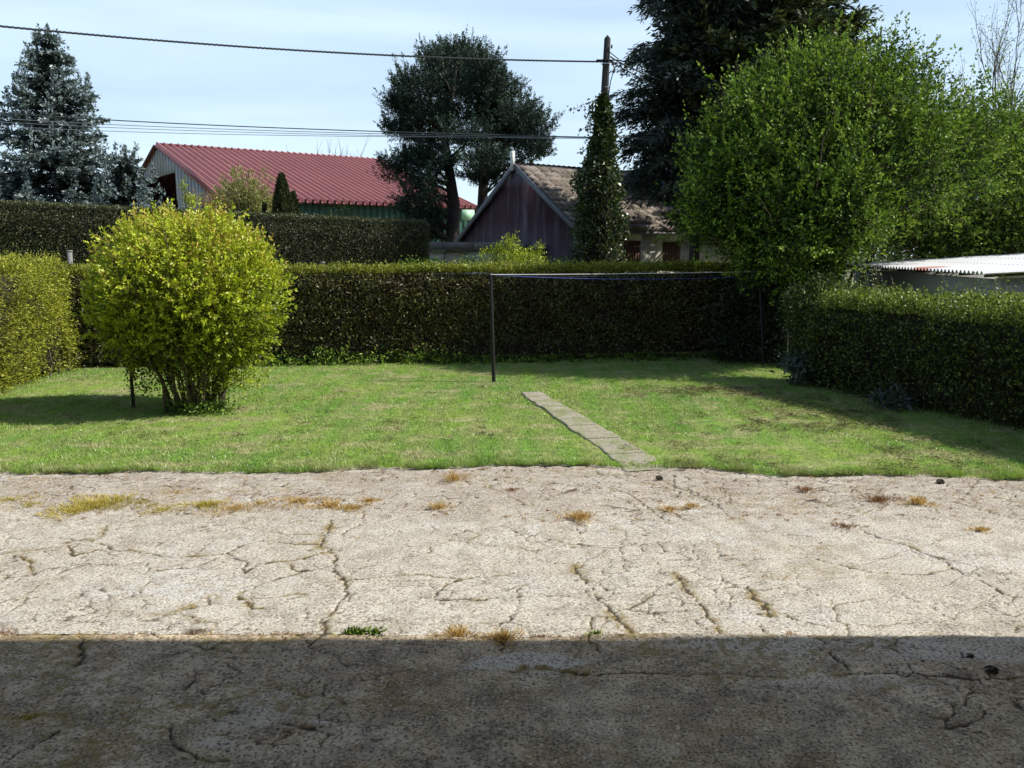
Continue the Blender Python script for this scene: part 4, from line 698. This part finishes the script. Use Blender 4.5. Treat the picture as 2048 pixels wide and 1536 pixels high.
sl2 = nrm(np.array((0, 0, 1.))*(zr-ze)+wd*tB); nr2 = nrm(np.cross(rd, sl2)); nr2 = nr2 if nr2[2] > 0 else -nr2; Bl = Bc-wd*2*tB; ribroof(m, Bl-sl2*.45-rd*.25, rd, sl2, Lb+.3, lsl-.05, nr2, .45, .09, .16)
m.beam(RB-rd*.28+UP*.06, RB+rd*(Lb+.1)+UP*.06, .4, .08)
rf = m.build('roof', M['redroof'], root)
b = NB('grey_boards'); br = b.n('ShaderNodeTexWave', {'Vector': b.mapped((1, 1, .0), (0, 0, math.atan2(rd[1], rd[0])+PI/2)), 'Scale': 1.1}, wave_profile='SAW', bands_direction='X').outputs['Fac']
c = b.mix(b.noise(3, 5, .6, b.mapped((2, 2, .3))), (.26, .27, .28), (.46, .47, .48)); c = b.mix(b.ramp(b.noise(.6, 4), [(.5, 0.), (.7, .5)]), c, (.3, .27, .22)); b.pbr(c, .85); M['greyboard'] = b.m
# gable boards with a trapezoid opening
m = MB(); nb_ = 2*tB/.30
def rz_(t): return ze+(zr-ze)*(1-abs(t-tB)/tB)-.12
op_t0, op_t1, op_z = None, None, P(352, 347, 47.3)[2]
i = 0; tt = 0.
while tt < 2*tB:
    t1_ = min(tt+.29, 2*tB); tm = (tt+t1_)/2; z1 = rz_(tm); base = Bc0-wd*tm+rd*(.03*(i % 2)); zl = 0.
    # opening between t = 7.4 and its mirror, slanting jamb
    def jam(t): return 7.3+.9*(min(t, op_z)/op_z)
    if tm > 7.2 and tm < 2*tB-7.2:
        z0 = op_z if tm > 8.1 and tm < 2*tB-8.1 else op_z*(1-((8.2-tm) if tm < tB else (8.2-(2*tB-tm)))/1.0); zl = max(0, z0)
    m.beam(base+UP*zl+rd*.02, base+UP*z1+rd*.02, .272, .05, val=R.random(), up=rd if False else rd); tt += .29; i += 1
m.build('gable_boards', M['greyboard'], root)
M['green_wall'] = simple('green_ribbed_wall', (.022, .075, .052), .55, .2, 1.5)
m = MB(); ribroof(m, Bc0-UP*.0+wd*-.05, rd, UP, Lb, ze-.1, wd, .35, .05, .12, .04); m.build('side_wall', M['green_wall'], root)
m = MB(); q = Bc0+rd*Lb; m.prism([q, q-wd*2*tB, q-wd*2*tB+UP*ze, q-wd*tB+UP*(zr-.15), q+UP*(ze-.1)], -rd*.08); q = Bc0-wd*2*tB; m.prism([q, q+rd*Lb, q+rd*Lb+UP*(ze-.1), q+UP*(ze-.1)], -wd*-.08); m.build('back_wall', simple('dark_inner_wall', (.05, .055, .05), .9), root)
m = MB()
for k in range(5):
    q = Bc0+rd*(.6+k*3.4)
    for tq in (.4, tB*.7, 2*tB-tB*.7, 2*tB-.4): m.beam(q-wd*tq, q-wd*tq+UP*(rz_(tq)-.2), .18, .25)
    m.beam(q-wd*.3+UP*(ze-.25), q-wd*tB+UP*(zr-.4), .15, .28); m.beam(q-wd*(2*tB-.3)+UP*(ze-.25), q-wd*tB+UP*(zr-.4), .15, .28); m.beam(q-wd*.6+UP*(ze-.3), q-wd*(2*tB-.6)+UP*(ze-.3), .12, .2); m.beam(q-wd*tB*.55+UP*(ze-.3), q-wd*tB*.8+UP*(zr-1.3), .1, .15)
m.build('frame', simple('old_timber', (.09, .08, .07), .9), root)
m = MB(); q = Bc0+rd*.02-wd*.0; m.box(tuple(Bc0+wd*.07+rd*.1+UP*(ze-.35)/2), (.24, .1, ze-.35), math.atan2(rd[1], rd[0])); m.build('corner_post', simple('pale_green_paint', (.35, .52, .42), .6), root)
wq = P(932, 432, 46.); m = MB(); m.box(tuple(P(936, 430, 46.)), (.75, .1, .55), math.atan2(rd[1], rd[0])); f_ = m.build('window_or_bay', simple('pale_green_bay_light', (.38, .62, .42), .3), root)  # pale green panel painting the light seen through an open bay
m = MB(); c0 = P(936, 430, 46.)+wd*.08
for dx in (-.38, 0, .38): m.beam(c0+rd*dx-UP*.3, c0+rd*dx+UP*.3, .05, .05, up=rd)
for dz in (-.3, 0, .3): m.beam(c0-rd*.4+UP*dz, c0+rd*.4+UP*dz, .05, .05)
m.build('bay_bars', M['darkpost'], f_)
# ------------------------------------------------------------------ house with purple gable
Hc = P(1150, 449, 26.); he = Hc[2]; Hc0 = Hc*np.array((1, 1, 0)); Ra = P(1037, 330, 28.35); hr = Ra[2]; tR = 2.9; slp = (hr-he)/tR; tL = 6.35; hl = hr-slp*(tL-tR); Lh = 7.6
root = thing('gabled_house', 'low house with weathered purple boarded gable and brown tiled roof', 'house', Hc0)
b = NB('weathered_purple_boards'); ang = math.atan2(wd[1], wd[0]); vv = b.mapped((1, 1, .10)); st = b.noise(3.5, 5, .65, vv); big = b.noise(.9, 4, .6)
sepz = b.n('ShaderNodeSeparateXYZ', {0: b.pos}).outputs[2]
c = b.mix(b.noise(2, 4, .6), (.036, .013, .017), (.058, .025, .03))
c = b.mix(b.ramp(st, [(.50, 0.), (.72, .8)]), c, (.15, .135, .15))
c = b.mix(b.math('MULTIPLY', b.ramp(b.n('ShaderNodeMapRange', {0: sepz, 1: 3.4, 2: 2.0}).outputs[0], [(0, 0.), (1, .9)]), b.ramp(big, [(.3, .4), (.6, 1.)])), c, (.12, .115, .145))
c = b.mix(b.ramp(b.n('ShaderNodeMapRange', {0: sepz, 1: 4.5, 2: 5.1}).outputs[0], [(0, 0.), (1, .9)]), c, (.19, .2, .24))
grv = b.n('ShaderNodeTexWave', {'Vector': b.mapped((1, 1, 0), (0, 0, -ang)), 'Scale': 1.6}, wave_profile='SAW').outputs['Fac']
c = b.mix(b.ramp(grv, [(.0, .7), (.06, 0.), (1, 0.)]), c, (.03, .02, .03)); b.pbr(c, .8, b.bump(st, .3, .01)); M['purple'] = b.m
m = MB(); m.prism([Hc0, Hc0-wd*tL, Hc0-wd*tL+UP*hl, Hc0-wd*tR+UP*hr, Hc0+UP*he], rd*.12); m.build('gable_wall', M['purple'], root)
b = NB('cream_render'); c = b.mix(b.noise(2, 5, .6), (.42, .40, .33), (.56, .53, .45)); c = b.mix(b.ramp(b.noise(6, 4, .6, b.mapped((1, 1, .3))), [(.55, 0.), (.75, .4)]), c, (.28, .26, .22)); b.pbr(c, .9, b.bump(b.noise(50, 3), .3, .01)); M['cream'] = b.m
m = MB()
def wallx(s0, s1, z0, z1): m.beam(Hc0+rd*(s0+s1)/2+UP*z0-wd*.06, Hc0+rd*(s0+s1)/2+UP*z1-wd*.06, s1-s0, .12, up=wd)
def sfor(px):      # distance along rd where the long wall crosses pixel column px
    best = min(np.linspace(0, 9, 901), key=lambda s: abs(((Hc0+rd*s)[0]/((Hc0+rd*s)[1]*cp+(HC-2.)*sp))*F+1024-px)); return float(best)
w1a, w1b, w2a, w2b = sfor(1247), sfor(1282), sfor(1324), sfor(1361); zt1 = P(1265, 481, (Hc0+rd*w1a)[1])[2]; zt2 = P(1340, 483, (Hc0+rd*w2a)[1])[2]; zs = P(1265, 541, (Hc0+rd*w1a)[1])[2]
wallx(.12, w1a, 0, he); wallx(w1b, w2a, 0, he); wallx(w2b, Lh, 0, he); wallx(w1a, w1b, zt1, he); wallx(w2a, w2b, zt2, he); wallx(w1a, w1b, 0, zs); wallx(w2a, w2b, 0, zs)
m.prism([Hc0-wd*tL+rd*.13, Hc0-wd*tL+rd*Lh, Hc0-wd*tL+rd*Lh+UP*hl, Hc0-wd*tL+rd*.13+UP*hl], wd*.1); q = Hc0+rd*Lh; m.prism([q-wd*.13, q-wd*tL, q-wd*tL+UP*hl, q-wd*tR+UP*(hr-.05), q+UP*(he-.1)-wd*.13], rd*.1)
m.build('wall', M['cream'], root)
M['shutter'] = simple('brown_shutter', (.075, .035, .025), .7, .3, 6); M['whitepaint'] = simple('white_paint', (.62, .62, .58), .6, .1)
for sa, sb, zt in ((w1a, w1b, zt1), (w2a, w2b, zt2)):
    m = MB(); k = 6
    for i in range(k): s_ = sa+.04+(sb-sa-.08)*(i+.5)/k; m.beam(Hc0+rd*s_+UP*(zs+.02)-wd*.05, Hc0+rd*s_+UP*(zt-.02)-wd*.05, (sb-sa-.08)/k-.01, .03, up=wd)
    o = m.build('shutter', M['shutter'], root); m = MB()
    m.beam(Hc0+rd*sa+UP*zs+wd*.01, Hc0+rd*sa+UP*zt+wd*.01, .05, .06, up=wd); m.beam(Hc0+rd*sb+UP*zs+wd*.01, Hc0+rd*sb+UP*zt+wd*.01, .05, .06, up=wd); m.beam(Hc0+rd*(sa-.03)+UP*(zt+.03)+wd*.01, Hc0+rd*(sb+.03)+UP*(zt+.03)+wd*.01, .05, .06)
    m.beam(Hc0+rd*(sa-.05)+UP*(zs-.03)+wd*.03, Hc0+rd*(sb+.05)+UP*(zs-.03)+wd*.03, .14, .05); m.build('shutter_frame', M['whitepaint'], o)
b = NB('brown_roof_tile'); c = b.mix(b.attr(), (.11, .09, .075), (.31, .26, .22)); c = b.mix(b.ramp(b.noise(2.5, 5, .65), [(.52, 0.), (.66, .7)]), c, (.12, .11, .06)); c = b.mix(b.ramp(b.noise(5, 4), [(.62, 0.), (.72, .6)]), c, (.42, .38, .3)); b.pbr(c, .85, spec=.2); M['tile'] = b.m
def tiles(mb, o, along, slope, nv, ln, ls, course=.30, tw=.22):
    rows = int(ls/course)
    for r in range(rows):
        nx = int(ln/tw*5); s = np.linspace(0, ln, nx); pr = .05*np.abs(np.sin(PI*s/tw))**.7; k = np.floor(s/tw); val = _h(k, k*0+r, 5)
        up0 = o+slope*(r*course)+nv*.0; a = up0+along*s[:, None]+nv*(pr+.055+.012*_h(k, k*0+r, 8))[:, None]; c_ = up0+slope*(course*1.06)+along*s[:, None]+nv*(pr*.9+.012)[:, None]; a0_ = up0+along*s[:, None]+nv*0.0
        X_ = np.stack([a0_, a, c_]); mb.grid(X_[..., 0], X_[..., 1], X_[..., 2], np.stack([val, val, val]))
slh = nrm(UP*(hr-he)-wd*tR); nh = nrm(np.cross(rd, slh)); nh = nh if nh[2] > 0 else -nh; slh2 = nrm(UP*(hr-hl)+wd*(tL-tR)); nh2 = nrm(np.cross(rd, slh2)); nh2 = nh2 if nh2[2] > 0 else -nh2
m = MB(); Lr = math.hypot(tR, hr-he)+.35; tiles(m, Hc0+UP*he-slh*.33-rd*.12+nh*.06, rd, slh, nh, Lh+.2, Lr+.02); Lr2 = math.hypot(tL-tR, hr-hl)+.35; tiles(m, Hc0-wd*tL+UP*hl-slh2*.33-rd*.12+nh2*.06, rd, slh2, nh2, Lh+.2, Lr2+.02)
for (o, s_, n_, l_) in ((Hc0+UP*he-slh*.3-rd*.1, slh, nh, Lr-.1), (Hc0-wd*tL+UP*hl-slh2*.3-rd*.1, slh2, nh2, Lr2-.1)): m.prism([o, o+rd*(Lh+.2), o+rd*(Lh+.2)+s_*l_, o+s_*l_], n_*.05)
rf = m.build('roof', M['tile'], root)
m = MB(); k = int(Lh/.38)
for i in range(k): a = Hc0-wd*tR+UP*(hr+.10)+rd*(i*.38-.1); m.tube([a, a+rd*.2+UP*.0, a+rd*.40+UP*.012], [.13, .125, .12], 8, val=R.random())
b = NB('ridge_tile'); b.pbr(b.mix(b.ramp(b.n('ShaderNodeMapRange', {0: b.n('ShaderNodeSeparateXYZ', {0: b.pos}).outputs[0], 1: .2, 2: 1.8}).outputs[0], [(.3, 0.), (1, 1.)]), (.50, .20, .07), (.26, .17, .12)), .85); m.build('ridge_tiles', b.m, rf)
m = MB(); kq = P(1157, 380, 28.6); s_ = 3.2; o = Hc0+rd*s_+UP*he+slh*1.55+nh*.12; m.prism([o, o+rd*.75, o+rd*.75+slh*.75, o+slh*.75], nh*.06)
sk_ = m.build('skylight', M['whitepaint'], rf); m = MB(); o2 = o+rd*.07+slh*.07+nh*.063; m.prism([o2, o2+rd*.61, o2+rd*.61+slh*.61, o2+slh*.61], nh*.006); m.build('pane', simple('sky_glass', (.3, .4, .5), .05, .1, metal=.6), sk_)
M['barge'] = simple('grey_bargeboard', (.15, .155, .17), .7, .3, 5)
for (a, b_) in ((Hc0+wd*.28+UP*(he-slp*.28-.02)-rd*.16, Hc0-wd*tR+UP*(hr-.02)-rd*.16), (Hc0-wd*(tL+.28)+UP*(hl-slp*.28-.02)-rd*.16, Hc0-wd*tR+UP*(hr-.02)-rd*.16)):
    m = MB(); m.beam(a, b_, .05, .15, up=UP); m.build('bargeboard', M['barge'], root)
m = MB(); fp = Hc0-wd*tR-rd*.22; m.box(tuple(fp+UP*(hr+.12)), (.10, .10, .62), ang); m.build('finial', M['whitepaint'], root)
m = MB(); m.tube([Hc0+rd*-.05+wd*.08+UP*.1, Hc0+rd*-.05+wd*.08+UP*(he-.25)], .045, 8); m.build('downpipe', M['greymetal'], root)
m = MB(); g0 = Hc0+wd*.32+UP*(he-slp*.3-.02)
m.tube([g0-rd*.1, g0+rd*Lh], .055, 8); m.build('gutter', simple('dull_gutter', (.12, .12, .12), .7), root)
# ------------------------------------------------------------------ flat roofed garage
ga = P(852, 483, 25.6); gb = P(1083, 486, 27.0); zg = (ga[2]+gb[2])/2; gd = nrm((gb-ga)*np.array((1, 1, 0))); gn = np.array((gd[1], -gd[0], 0.)); gn = gn if gn[1] < 0 else -gn; g0 = ga*np.array((1, 1, 0))-gd*2.4; gl = np.linalg.norm((gb-ga)[:2])+2.4
root = thing('garage', 'low flat roofed rendered garage with white doors against the purple gable', 'garage', g0)
def gpx(px):
    return float(min(np.linspace(0, gl, 701), key=lambda s: abs(((g0+gd*s)[0]/((g0+gd*s)[1]*cp+(HC-2.4)*sp))*F+1024-px)))
d1b = gpx(890); d1a = d1b-2.1; d2a = gpx(932); d2b = d2a+2.2; dz = P(880, 504, (g0+gd*d1b)[1])[2]
m = MB()
def gw(s0, s1, z0, z1): m.beam(g0+gd*(s0+s1)/2+UP*z0-gn*.08, g0+gd*(s0+s1)/2+UP*z1-gn*.08, s1-s0, .16, up=gn)
gw(0, d1a, 0, zg-.25); gw(d1b, d2a, 0, zg-.25); gw(d2b, gl, 0, zg-.25); gw(d1a, d1b, dz, zg-.25); gw(d2a, d2b, dz, zg-.25); m.prism([g0-gn*.17, g0-gn*5, g0-gn*5+UP*(zg-.25), g0-gn*.17+UP*(zg-.25)], gd*.15)
m.build('wall', simple('pale_render', (.62, .58, .48), .9, .12, 3), root)
M['fascia'] = simple('concrete_fascia', (.17, .165, .155), .9, .35, 3, bump=.4); m = MB(); s0 = 0
while s0 < gl: l = min(.95, gl-s0); m.beam(g0+gd*(s0+.01)+UP*(zg-.12)+gn*.1, g0+gd*(s0+l-.01)+UP*(zg-.12)+gn*.1, .3, .24, val=R.random()); s0 += .95
m.prism([g0+UP*(zg-.2)-gn*.05, g0+gd*gl+UP*(zg-.2)-gn*.05, g0+gd*gl-gn*3.2+UP*(zg-.2), g0-gn*5+UP*(zg-.2)], UP*.14); m.build('flat_roof', M['fascia'], root)
M['white_door'] = simple('white_garage_door', (.80, .81, .82), .5, .04)
for da, db in ((d1a, d1b), (d2a, d2b)):
    m = MB()
    for i in range(9): z0 = i*dz/9; m.beam(g0+gd*(da+.03)+UP*(z0+dz/18)-gn*.05, g0+gd*(db-.03)+UP*(z0+dz/18)-gn*.05, .04, dz/9-.012)
    m.build('garage_door', M['white_door'], root)
p0_ = g0+gd*((d1b+d2a)/2)+gn*.02; m = MB(); nn_ = 7; pol = [(-.30, 1.35), (-.12, 1.5), (-.02, 1.85), (.12, 2.15), (.2, 2.1), (.12, 1.8), (.05, 1.5)]
m.prism([p0_+gd*a+UP*c for a, c in pol], gn*.012); m.build('bare_brick_patch', simple('exposed_brick', (.08, .055, .04), .95, .5, 20), root)
# ------------------------------------------------------------------ shed with corrugated roof
N_ = P(1982, 545, 14.); F_ = P(1706, 529, 20.5); sd_ = nrm(F_-N_); ax = nrm(np.cross(sd_, UP)); ax = ax if ax[0] > 0 else -ax; Ls = np.linalg.norm(F_-N_); sslope = nrm(ax+UP*.058); ns = nrm(np.cross(sslope, sd_)); ns = ns if ns[2] > 0 else -ns
root = thing('shed', 'low block shed with white corrugated roof behind the right hand hedge', 'shed', N_*np.array((1, 1, 0)))
b = NB('white_corrugated_sheet'); c = b.mix(b.noise(2, 5, .6), (.60, .60, .60), (.80, .80, .80)); c = b.mix(b.ramp(b.noise(7, 4, .6), [(.60, 0.), (.72, .5)]), c, (.3, .3, .28))
dd_ = b.n('ShaderNodeVectorMath', {0: b.pos, 1: tuple(N_+sd_*Ls*.36)}, operation='DISTANCE').outputs['Value']; c = b.mix(b.ramp(dd_, [(.25, .8), (.45, 0.)]), c, (.45, .12, .07)); b.pbr(c, .5); M['sheet'] = b.m
m = MB(); pitch = .146; nx = int((Ls+.3)/pitch*8); s = np.linspace(-.1, Ls+.2, nx); nl_ = 4
for r in range(nl_):
    t = np.array((0, 1.)); ls = 1.45; o = N_-sslope*.15+sslope*(r*(ls-.12)); pts = o+sd_*s[None, :, None]+sslope*(t*ls)[:, None, None]+ns*(.028*np.cos(2*PI*s/pitch)[None, :, None]+np.array((0.006+.002*r, .0))[:, None, None]); m.grid(pts[..., 0], pts[..., 1], pts[..., 2]); p2 = pts-ns*.008; m.grid(p2[..., 0], p2[..., 1], p2[..., 2])
m.build('roof', M['sheet'], root, smooth=True)
m = MB(); far = N_+sd_*Ls+sslope*1.5; o = N_+sslope*4.9+ns*.06
for i in range(int(Ls/pitch)): q = N_+sslope*5.1+sd_*i*pitch+ns*.03; m.tube([q, q+sslope*.5], .05, 6)
m.build('ridge_capping', M['sheet'], root)
b = NB('block_wall'); c = b.mix(b.noise(1.5, 5, .6), (.30, .31, .31), (.42, .42, .40)); c = b.mix(b.ramp(b.noise(.8, 3), [(.5, 0.), (.7, .8)]), c, (.42, .38, .25)); b.pbr(c, .95, b.bump(b.noise(30, 4), .4, .01)); M['block'] = b.m
Nn = N_*np.array((1, 1, 0)); zN = N_[2]-.10; zF = F_[2]-.10; sh = nrm(sd_*np.array((1, 1, 0))); axh = nrm(ax*np.array((1, 1, 0))); LL = Ls*.99
m = MB(); a = Nn+sh*.25+axh*.1; m.prism([a, a+sh*LL, a+sh*LL+UP*(zF-.02), a+UP*(zN-.02)], axh*.2); a2 = a+axh*.21
m.prism([a2, a2+axh*4.8, a2+axh*4.8+UP*(zN+.18), a2+UP*(zN-.02)], sh*.2); a3 = a2+sh*(LL-.2); m.prism([a3, a3+axh*4.8, a3+axh*4.8+UP*(zN+.18), a3+UP*(zN-.02)], sh*.2); m.build('wall', M['block'], root)
m = MB()
for s_ in np.arange(.2, Ls, .9): m.beam(N_+sd_*s_-ns*.05, N_+sd_*s_+sslope*4.9-ns*.05, .05, .07)
m.build('rafters', simple('dark_timber', (.06, .05, .04), .9), root)
# ------------------------------------------------------------------ utility pole, ivy, cables
YP = 22.; pt = P(1215, 72, YP); pm = P(1206, 250, YP); pb_ = np.array((P(1200, 500, YP)[0], YP, -.1)); root = thing('utility_pole', 'old wooden utility pole with pointed top above the ivy', 'pole', pb_*np.array((1, 1, 0)))
m = MB(); m.tube([pb_, pm, pt-UP*.06, pt+UP*.02], [.15, .105, .078, .012], 12); m.build('post', bark('pole_timber', (.035, .033, .03), 10), root)
c1 = P(1212, 122, YP); m = MB()
for py in (122, 128, 175, 271): m = MB(); q = P(1211 if py < 200 else 1205, py, YP); m.tube([q-UP*.012, q+UP*.012], .098 if py < 200 else .115, 12); m.build('band', M['greymetal'], root)
m = MB(); m.beam(c1+np.array((.05, -.06, .22)), c1+np.array((.3, -.1, .02)), .02, .02); m.tube([c1+np.array((.12, -.08, .28)), c1+np.array((.13, -.08, .36))], .02, 6); m.tube([c1+np.array((.12, -.1, -.02)), c1+np.array((.2, -.1, -.2)), c1+np.array((.11, -.1, -.5)), c1+np.array((.06, -.1, -.9))], .012, 6); m.beam(c1-np.array((.25, .1, .0)), c1+np.array((.3, -.1, 0)), .03, .03); m.build('bracket', M['darkpost'], root)
def cable(name, lab, pts, r, mt, twist=0, n=60):
    p = np.array(pts, float); t = np.linspace(0, 1, len(p)); tt = np.linspace(0, 1, n)
    co_ = [np.polyfit(t, p[:, j], min(2, len(p)-1)) for j in range(3)]; q = np.stack([np.polyval(c, tt) for c in co_], -1); m = MB()
    if twist:
        n2 = 900; tt = np.linspace(0, 1, n2); q = np.stack([np.polyval(c, tt) for c in co_], -1)
        for k in range(3): a = tt*twist+k*2.09; m.tube(q+np.stack([0*a, np.cos(a), np.sin(a)], -1)*r*.75, r*.62, 5)
    else: m.tube(q, r, 5)
    return tag(m.build(name, mt), lab, 'cable')
cable('twisted_cable', 'thick twisted overhead cable running left from the top of the pole', [P(-260, 25, 16), P(0, 52, 17), P(380, 84, 18.7), P(760, 112, 20.4), P(1000, 123, 21.2), c1-np.array((.1, .1, 0))], .017, M['cable'], 330)
YC = 24.
for a0_, a1_, a2_, r, lab in ((222, 268, 272, .013, 'darkest and topmost of the lower overhead wires'), (235, 271, 274, .008, 'second from the top of the lower thin overhead wires'), (243, 274, 276, .007, 'third from the top of the lower thin overhead wires'), (252, 277, 273, .007, 'lowest of the thin overhead wires passing over the barn')):
    cable('overhead_wire', lab, [P(-200, a0_-15, YC-4), P(0, a0_, YC-3.5), P(700, a1_, YC-1.5), P(1195, a2_, YP-.15)], r, M['wire' if r < .01 else 'cable'])['group'] = 'lower overhead wires'
cable('service_cable', 'upper of two cables leaving the pole towards the conifers', [c1+np.array((.1, -.1, .08)), P(1260, 135, YP+.5), P(1320, 160, YP+1)], .018, M['cable'], n=20); cable('service_cable', 'lower of two cables leaving the pole towards the conifers', [c1+np.array((.1, -.1, -.05)), P(1255, 142, YP+.5), P(1310, 172, YP+1)], .015, M['cable'], n=20)
cable('overhead_wire', 'wire continuing right from the lower pole band into the conifers', [P(1205, 272, YP-.1), P(1260, 276, YP+.6), P(1320, 282, YP+1.4)], .01, M['wire'], n=20)
root = thing('ivy', 'thick glossy ivy column smothering the utility pole', 'ivy', pb_*np.array((1, 1, 0))); fo = MB(); tk = MB()
prof_y = [195, 230, 270, 310, 345, 380, 420, 450, 480, 520, 560]; prof_l = [1203, 1193, 1190, 1180, 1163, 1158, 1155, 1150, 1152, 1148, 1150]; prof_r = [1212, 1220, 1225, 1228, 1233, 1240, 1243, 1245, 1244, 1246, 1240]
n = 15000; py = R.uniform(192, 640, n); lft = np.interp(py, prof_y, prof_l)+(fbm(py*.07, py*0, 3)-.5)*16; rgt = np.interp(py, prof_y, prof_r)+(fbm(py*.07, py*0, 5)-.5)*12; cx = (lft+rgt)/2; hw = (rgt-lft)/2/F*YP
a = R.uniform(0, 2*PI, n); cen = np.array([P(x, y, YP) for x, y in zip(cx, py)]); cl = fbm(a*2.5+py*.01, py*.06, 9)
rr = hw*(.42+1.15*cl)*(1-.25*R.random(n)**2); c = cen+np.stack([np.cos(a)*rr, np.sin(a)*np.minimum(rr, .55), R.normal(size=n)*.05], -1); c = c[:, :]; okz = c[:, 2] > 0
dd = np.stack([np.cos(a), np.sin(a), -.4+0*a], -1)+R.normal(size=(n, 3))*.6; fo.leaves(c[okz], dd[okz], R.uniform(.05, .11, okz.sum()), R.uniform(.05, .085, okz.sum()), np.clip(R.normal(.5, .25, okz.sum()), 0, 1))
for st_ in ([(1207, 205), (1195, 200), (1180, 204), (1165, 210), (1150, 218), (1137, 220)], [(1195, 203), (1186, 215), (1180, 235), (1170, 255), (1160, 262)], [(1192, 210), (1188, 230), (1178, 252), (1183, 265)], [(1190, 265), (1180, 285), (1170, 300), (1160, 306)], [(1198, 240), (1184, 250), (1176, 268)], [(1185, 205), (1178, 222), (1172, 240)]):
    p_ = np.array([P(x, y, YP-.1) for x, y in st_]); tk.tube(p_, .006, 4); k = 38; t = R.random(k)*(len(p_)-1); q = np.stack([np.interp(t, range(len(p_)), p_[:, j]) for j in range(3)], -1)+R.normal(size=(k, 3))*.045; fo.leaves(q, R.normal(size=(k, 3)), .075, .06, R.random(k))
for i in range(8): a = i*.8; tk.tube([np.array((pb_[0]+.2*math.cos(a), YP+.2*math.sin(a), -.05)), np.array((pb_[0]+.3*math.cos(a+.4), YP+.3*math.sin(a+.4), 2.)), np.array((pm[0]+.14*math.cos(a+1), YP+.14*math.sin(a+1), 4.8))], [.04, .03, .01], 5)
tk.tube([pb_, P(1196, 400, YP), P(1203, 300, YP), P(1206, 230, YP)], [.42, .38, .2, .12], 10, mi=1)
fo.build('leaves', M['ivy'], root); tk.build('stems', [M['bark'], M['core']], root)
# ------------------------------------------------------------------ clothes line and posts
pb2 = G(988, 766); pt2 = P(981, 549, pb2[1]); root = thing('clothes_line_post', 'dark slightly leaning steel post holding the clothes lines', 'post', pb2); m = MB(); m.tube([pb2-UP*.1, (pb2+pt2)/2, pt2], [.036, .034, .034], 10); m.build('post', M['darkpost'], root)
m = MB(); m.tube([pt2-UP*.02-np.array((.05, .0, 0)), pt2-UP*.02+np.array((.09, 0, 0))], .018, 8); m.build('hook', M['darkpost'], root)
end = P(1625, 541, 18.3)
for lab, mt, r, st_, mid, en in (('white clothes line stretched from the post to the right hand trees', 'cord_w', .0055, pt2, P(1290, 547, 17.0), end), ('sagging blue clothes line just under the white one', 'cord_b', .006, pt2-UP*.012, P(1330, 558, 17.2), end-UP*.04), ('thin dark clothes line between the white and blue ones', 'cable', .003, pt2-UP*.006, P(1330, 552, 17.1), end-UP*.02)):
    t = np.linspace(0, 1, 40)[:, None]; mm = 2*mid-.5*(st_+en); q = (1-t)**2*st_+2*t*(1-t)*mm+t*t*en; m = MB(); m.tube(q, r, 5); tag(m.build('clothes_line', M[mt]), lab, 'clothes line', 'clothes lines')
m = MB(); a = P(1528, 712, 17.9); q = P(1520, 575, 17.9); m.tube([np.array((a[0], 17.9, -.05)), q], .02, 8); tag(m.build('metal_post', simple('dull_blue_metal', (.025, .028, .035), .8)), 'thin dull metal post in the shaded back corner of the lawn', 'post')
m = MB(); q = P(1580, 568, 17.2); m.tube([np.array((q[0]+.02, 17.2, -.05)), q], .012, 6); tag(m.build('cane', M['pale_bark']), 'slender upright cane left of the straggly shrub', 'cane')
M['concpost'] = simple('pale_concrete_post', (.20, .20, .19), .9, .2, 20)
m = MB(); q = P(139, 503, 18.9); m.box((q[0], q[1], q[2]/2), (.08, .08, q[2])); m.box((q[0], q[1], q[2]+.01), (.10, .10, .04)); tag(m.build('concrete_post', M['concpost']), 'pale concrete fence post top showing left of the round bush', 'post')
m = MB(); q = P(645, 526, 19.4); m.box((q[0], q[1], q[2]/2), (.08, .08, q[2])); m.box((q[0], q[1], q[2]+.01), (.10, .10, .04)); tag(m.build('concrete_post', M['concpost']), 'pale post tip just over the long hedge right of the round bush', 'post')
# ------------------------------------------------------------------ the house behind the viewer; its veranda roof shades the foreground
tx = math.tan(EL)
zv = 5.8; ys = G(1024, 1281)[1]; yv = ys-zv/tx*math.sin(AZ)+.0
root = thing('veranda_house', 'house behind the viewer whose veranda roof shades the foreground', 'house', (0, -1.5, 0))
m = MB(); m.box((3, -5.5, 3.3), (26, 8, 6.6)); m.build('wall', M['cream'], root)
m = MB(); m.prism([(-10, -1.45, zv+.5), (-10, yv, zv-.02), (-10, yv, zv+.10), (-10, -1.45, zv+.65)], (27, 0, 0)); m.build('veranda_roof', M['fascia'], root)
m = MB(); m.prism([(-10.6, -10, 6.62), (-10.6, -1.0, 6.62), (-10.6, -5.5, 9.4)], (27.2, 0, 0)); m.build('roof', M['tile'], root)
for x in (-9.6, 10, 16.6):
    m = MB(); m.box((x, yv-.3, (zv-.02)/2), (.14, .14, zv-.1)); m.build('veranda_post', M['whitepaint'], root)
for x in (-6, -2, 5, 9):
    m = MB(); m.box((x, -1.47, 2.1), (1.3, .06, 1.4)); o = m.build('window_or_bay', M['shutter'], root)
    m = MB(); m.box((x, -1.42, 1.36), (1.5, .14, .06)); m.build('sill', M['whitepaint'], o)
print('TOTAL verts', sum(len(o.data.vertices) for o in bpy.data.objects if o.type == 'MESH'))
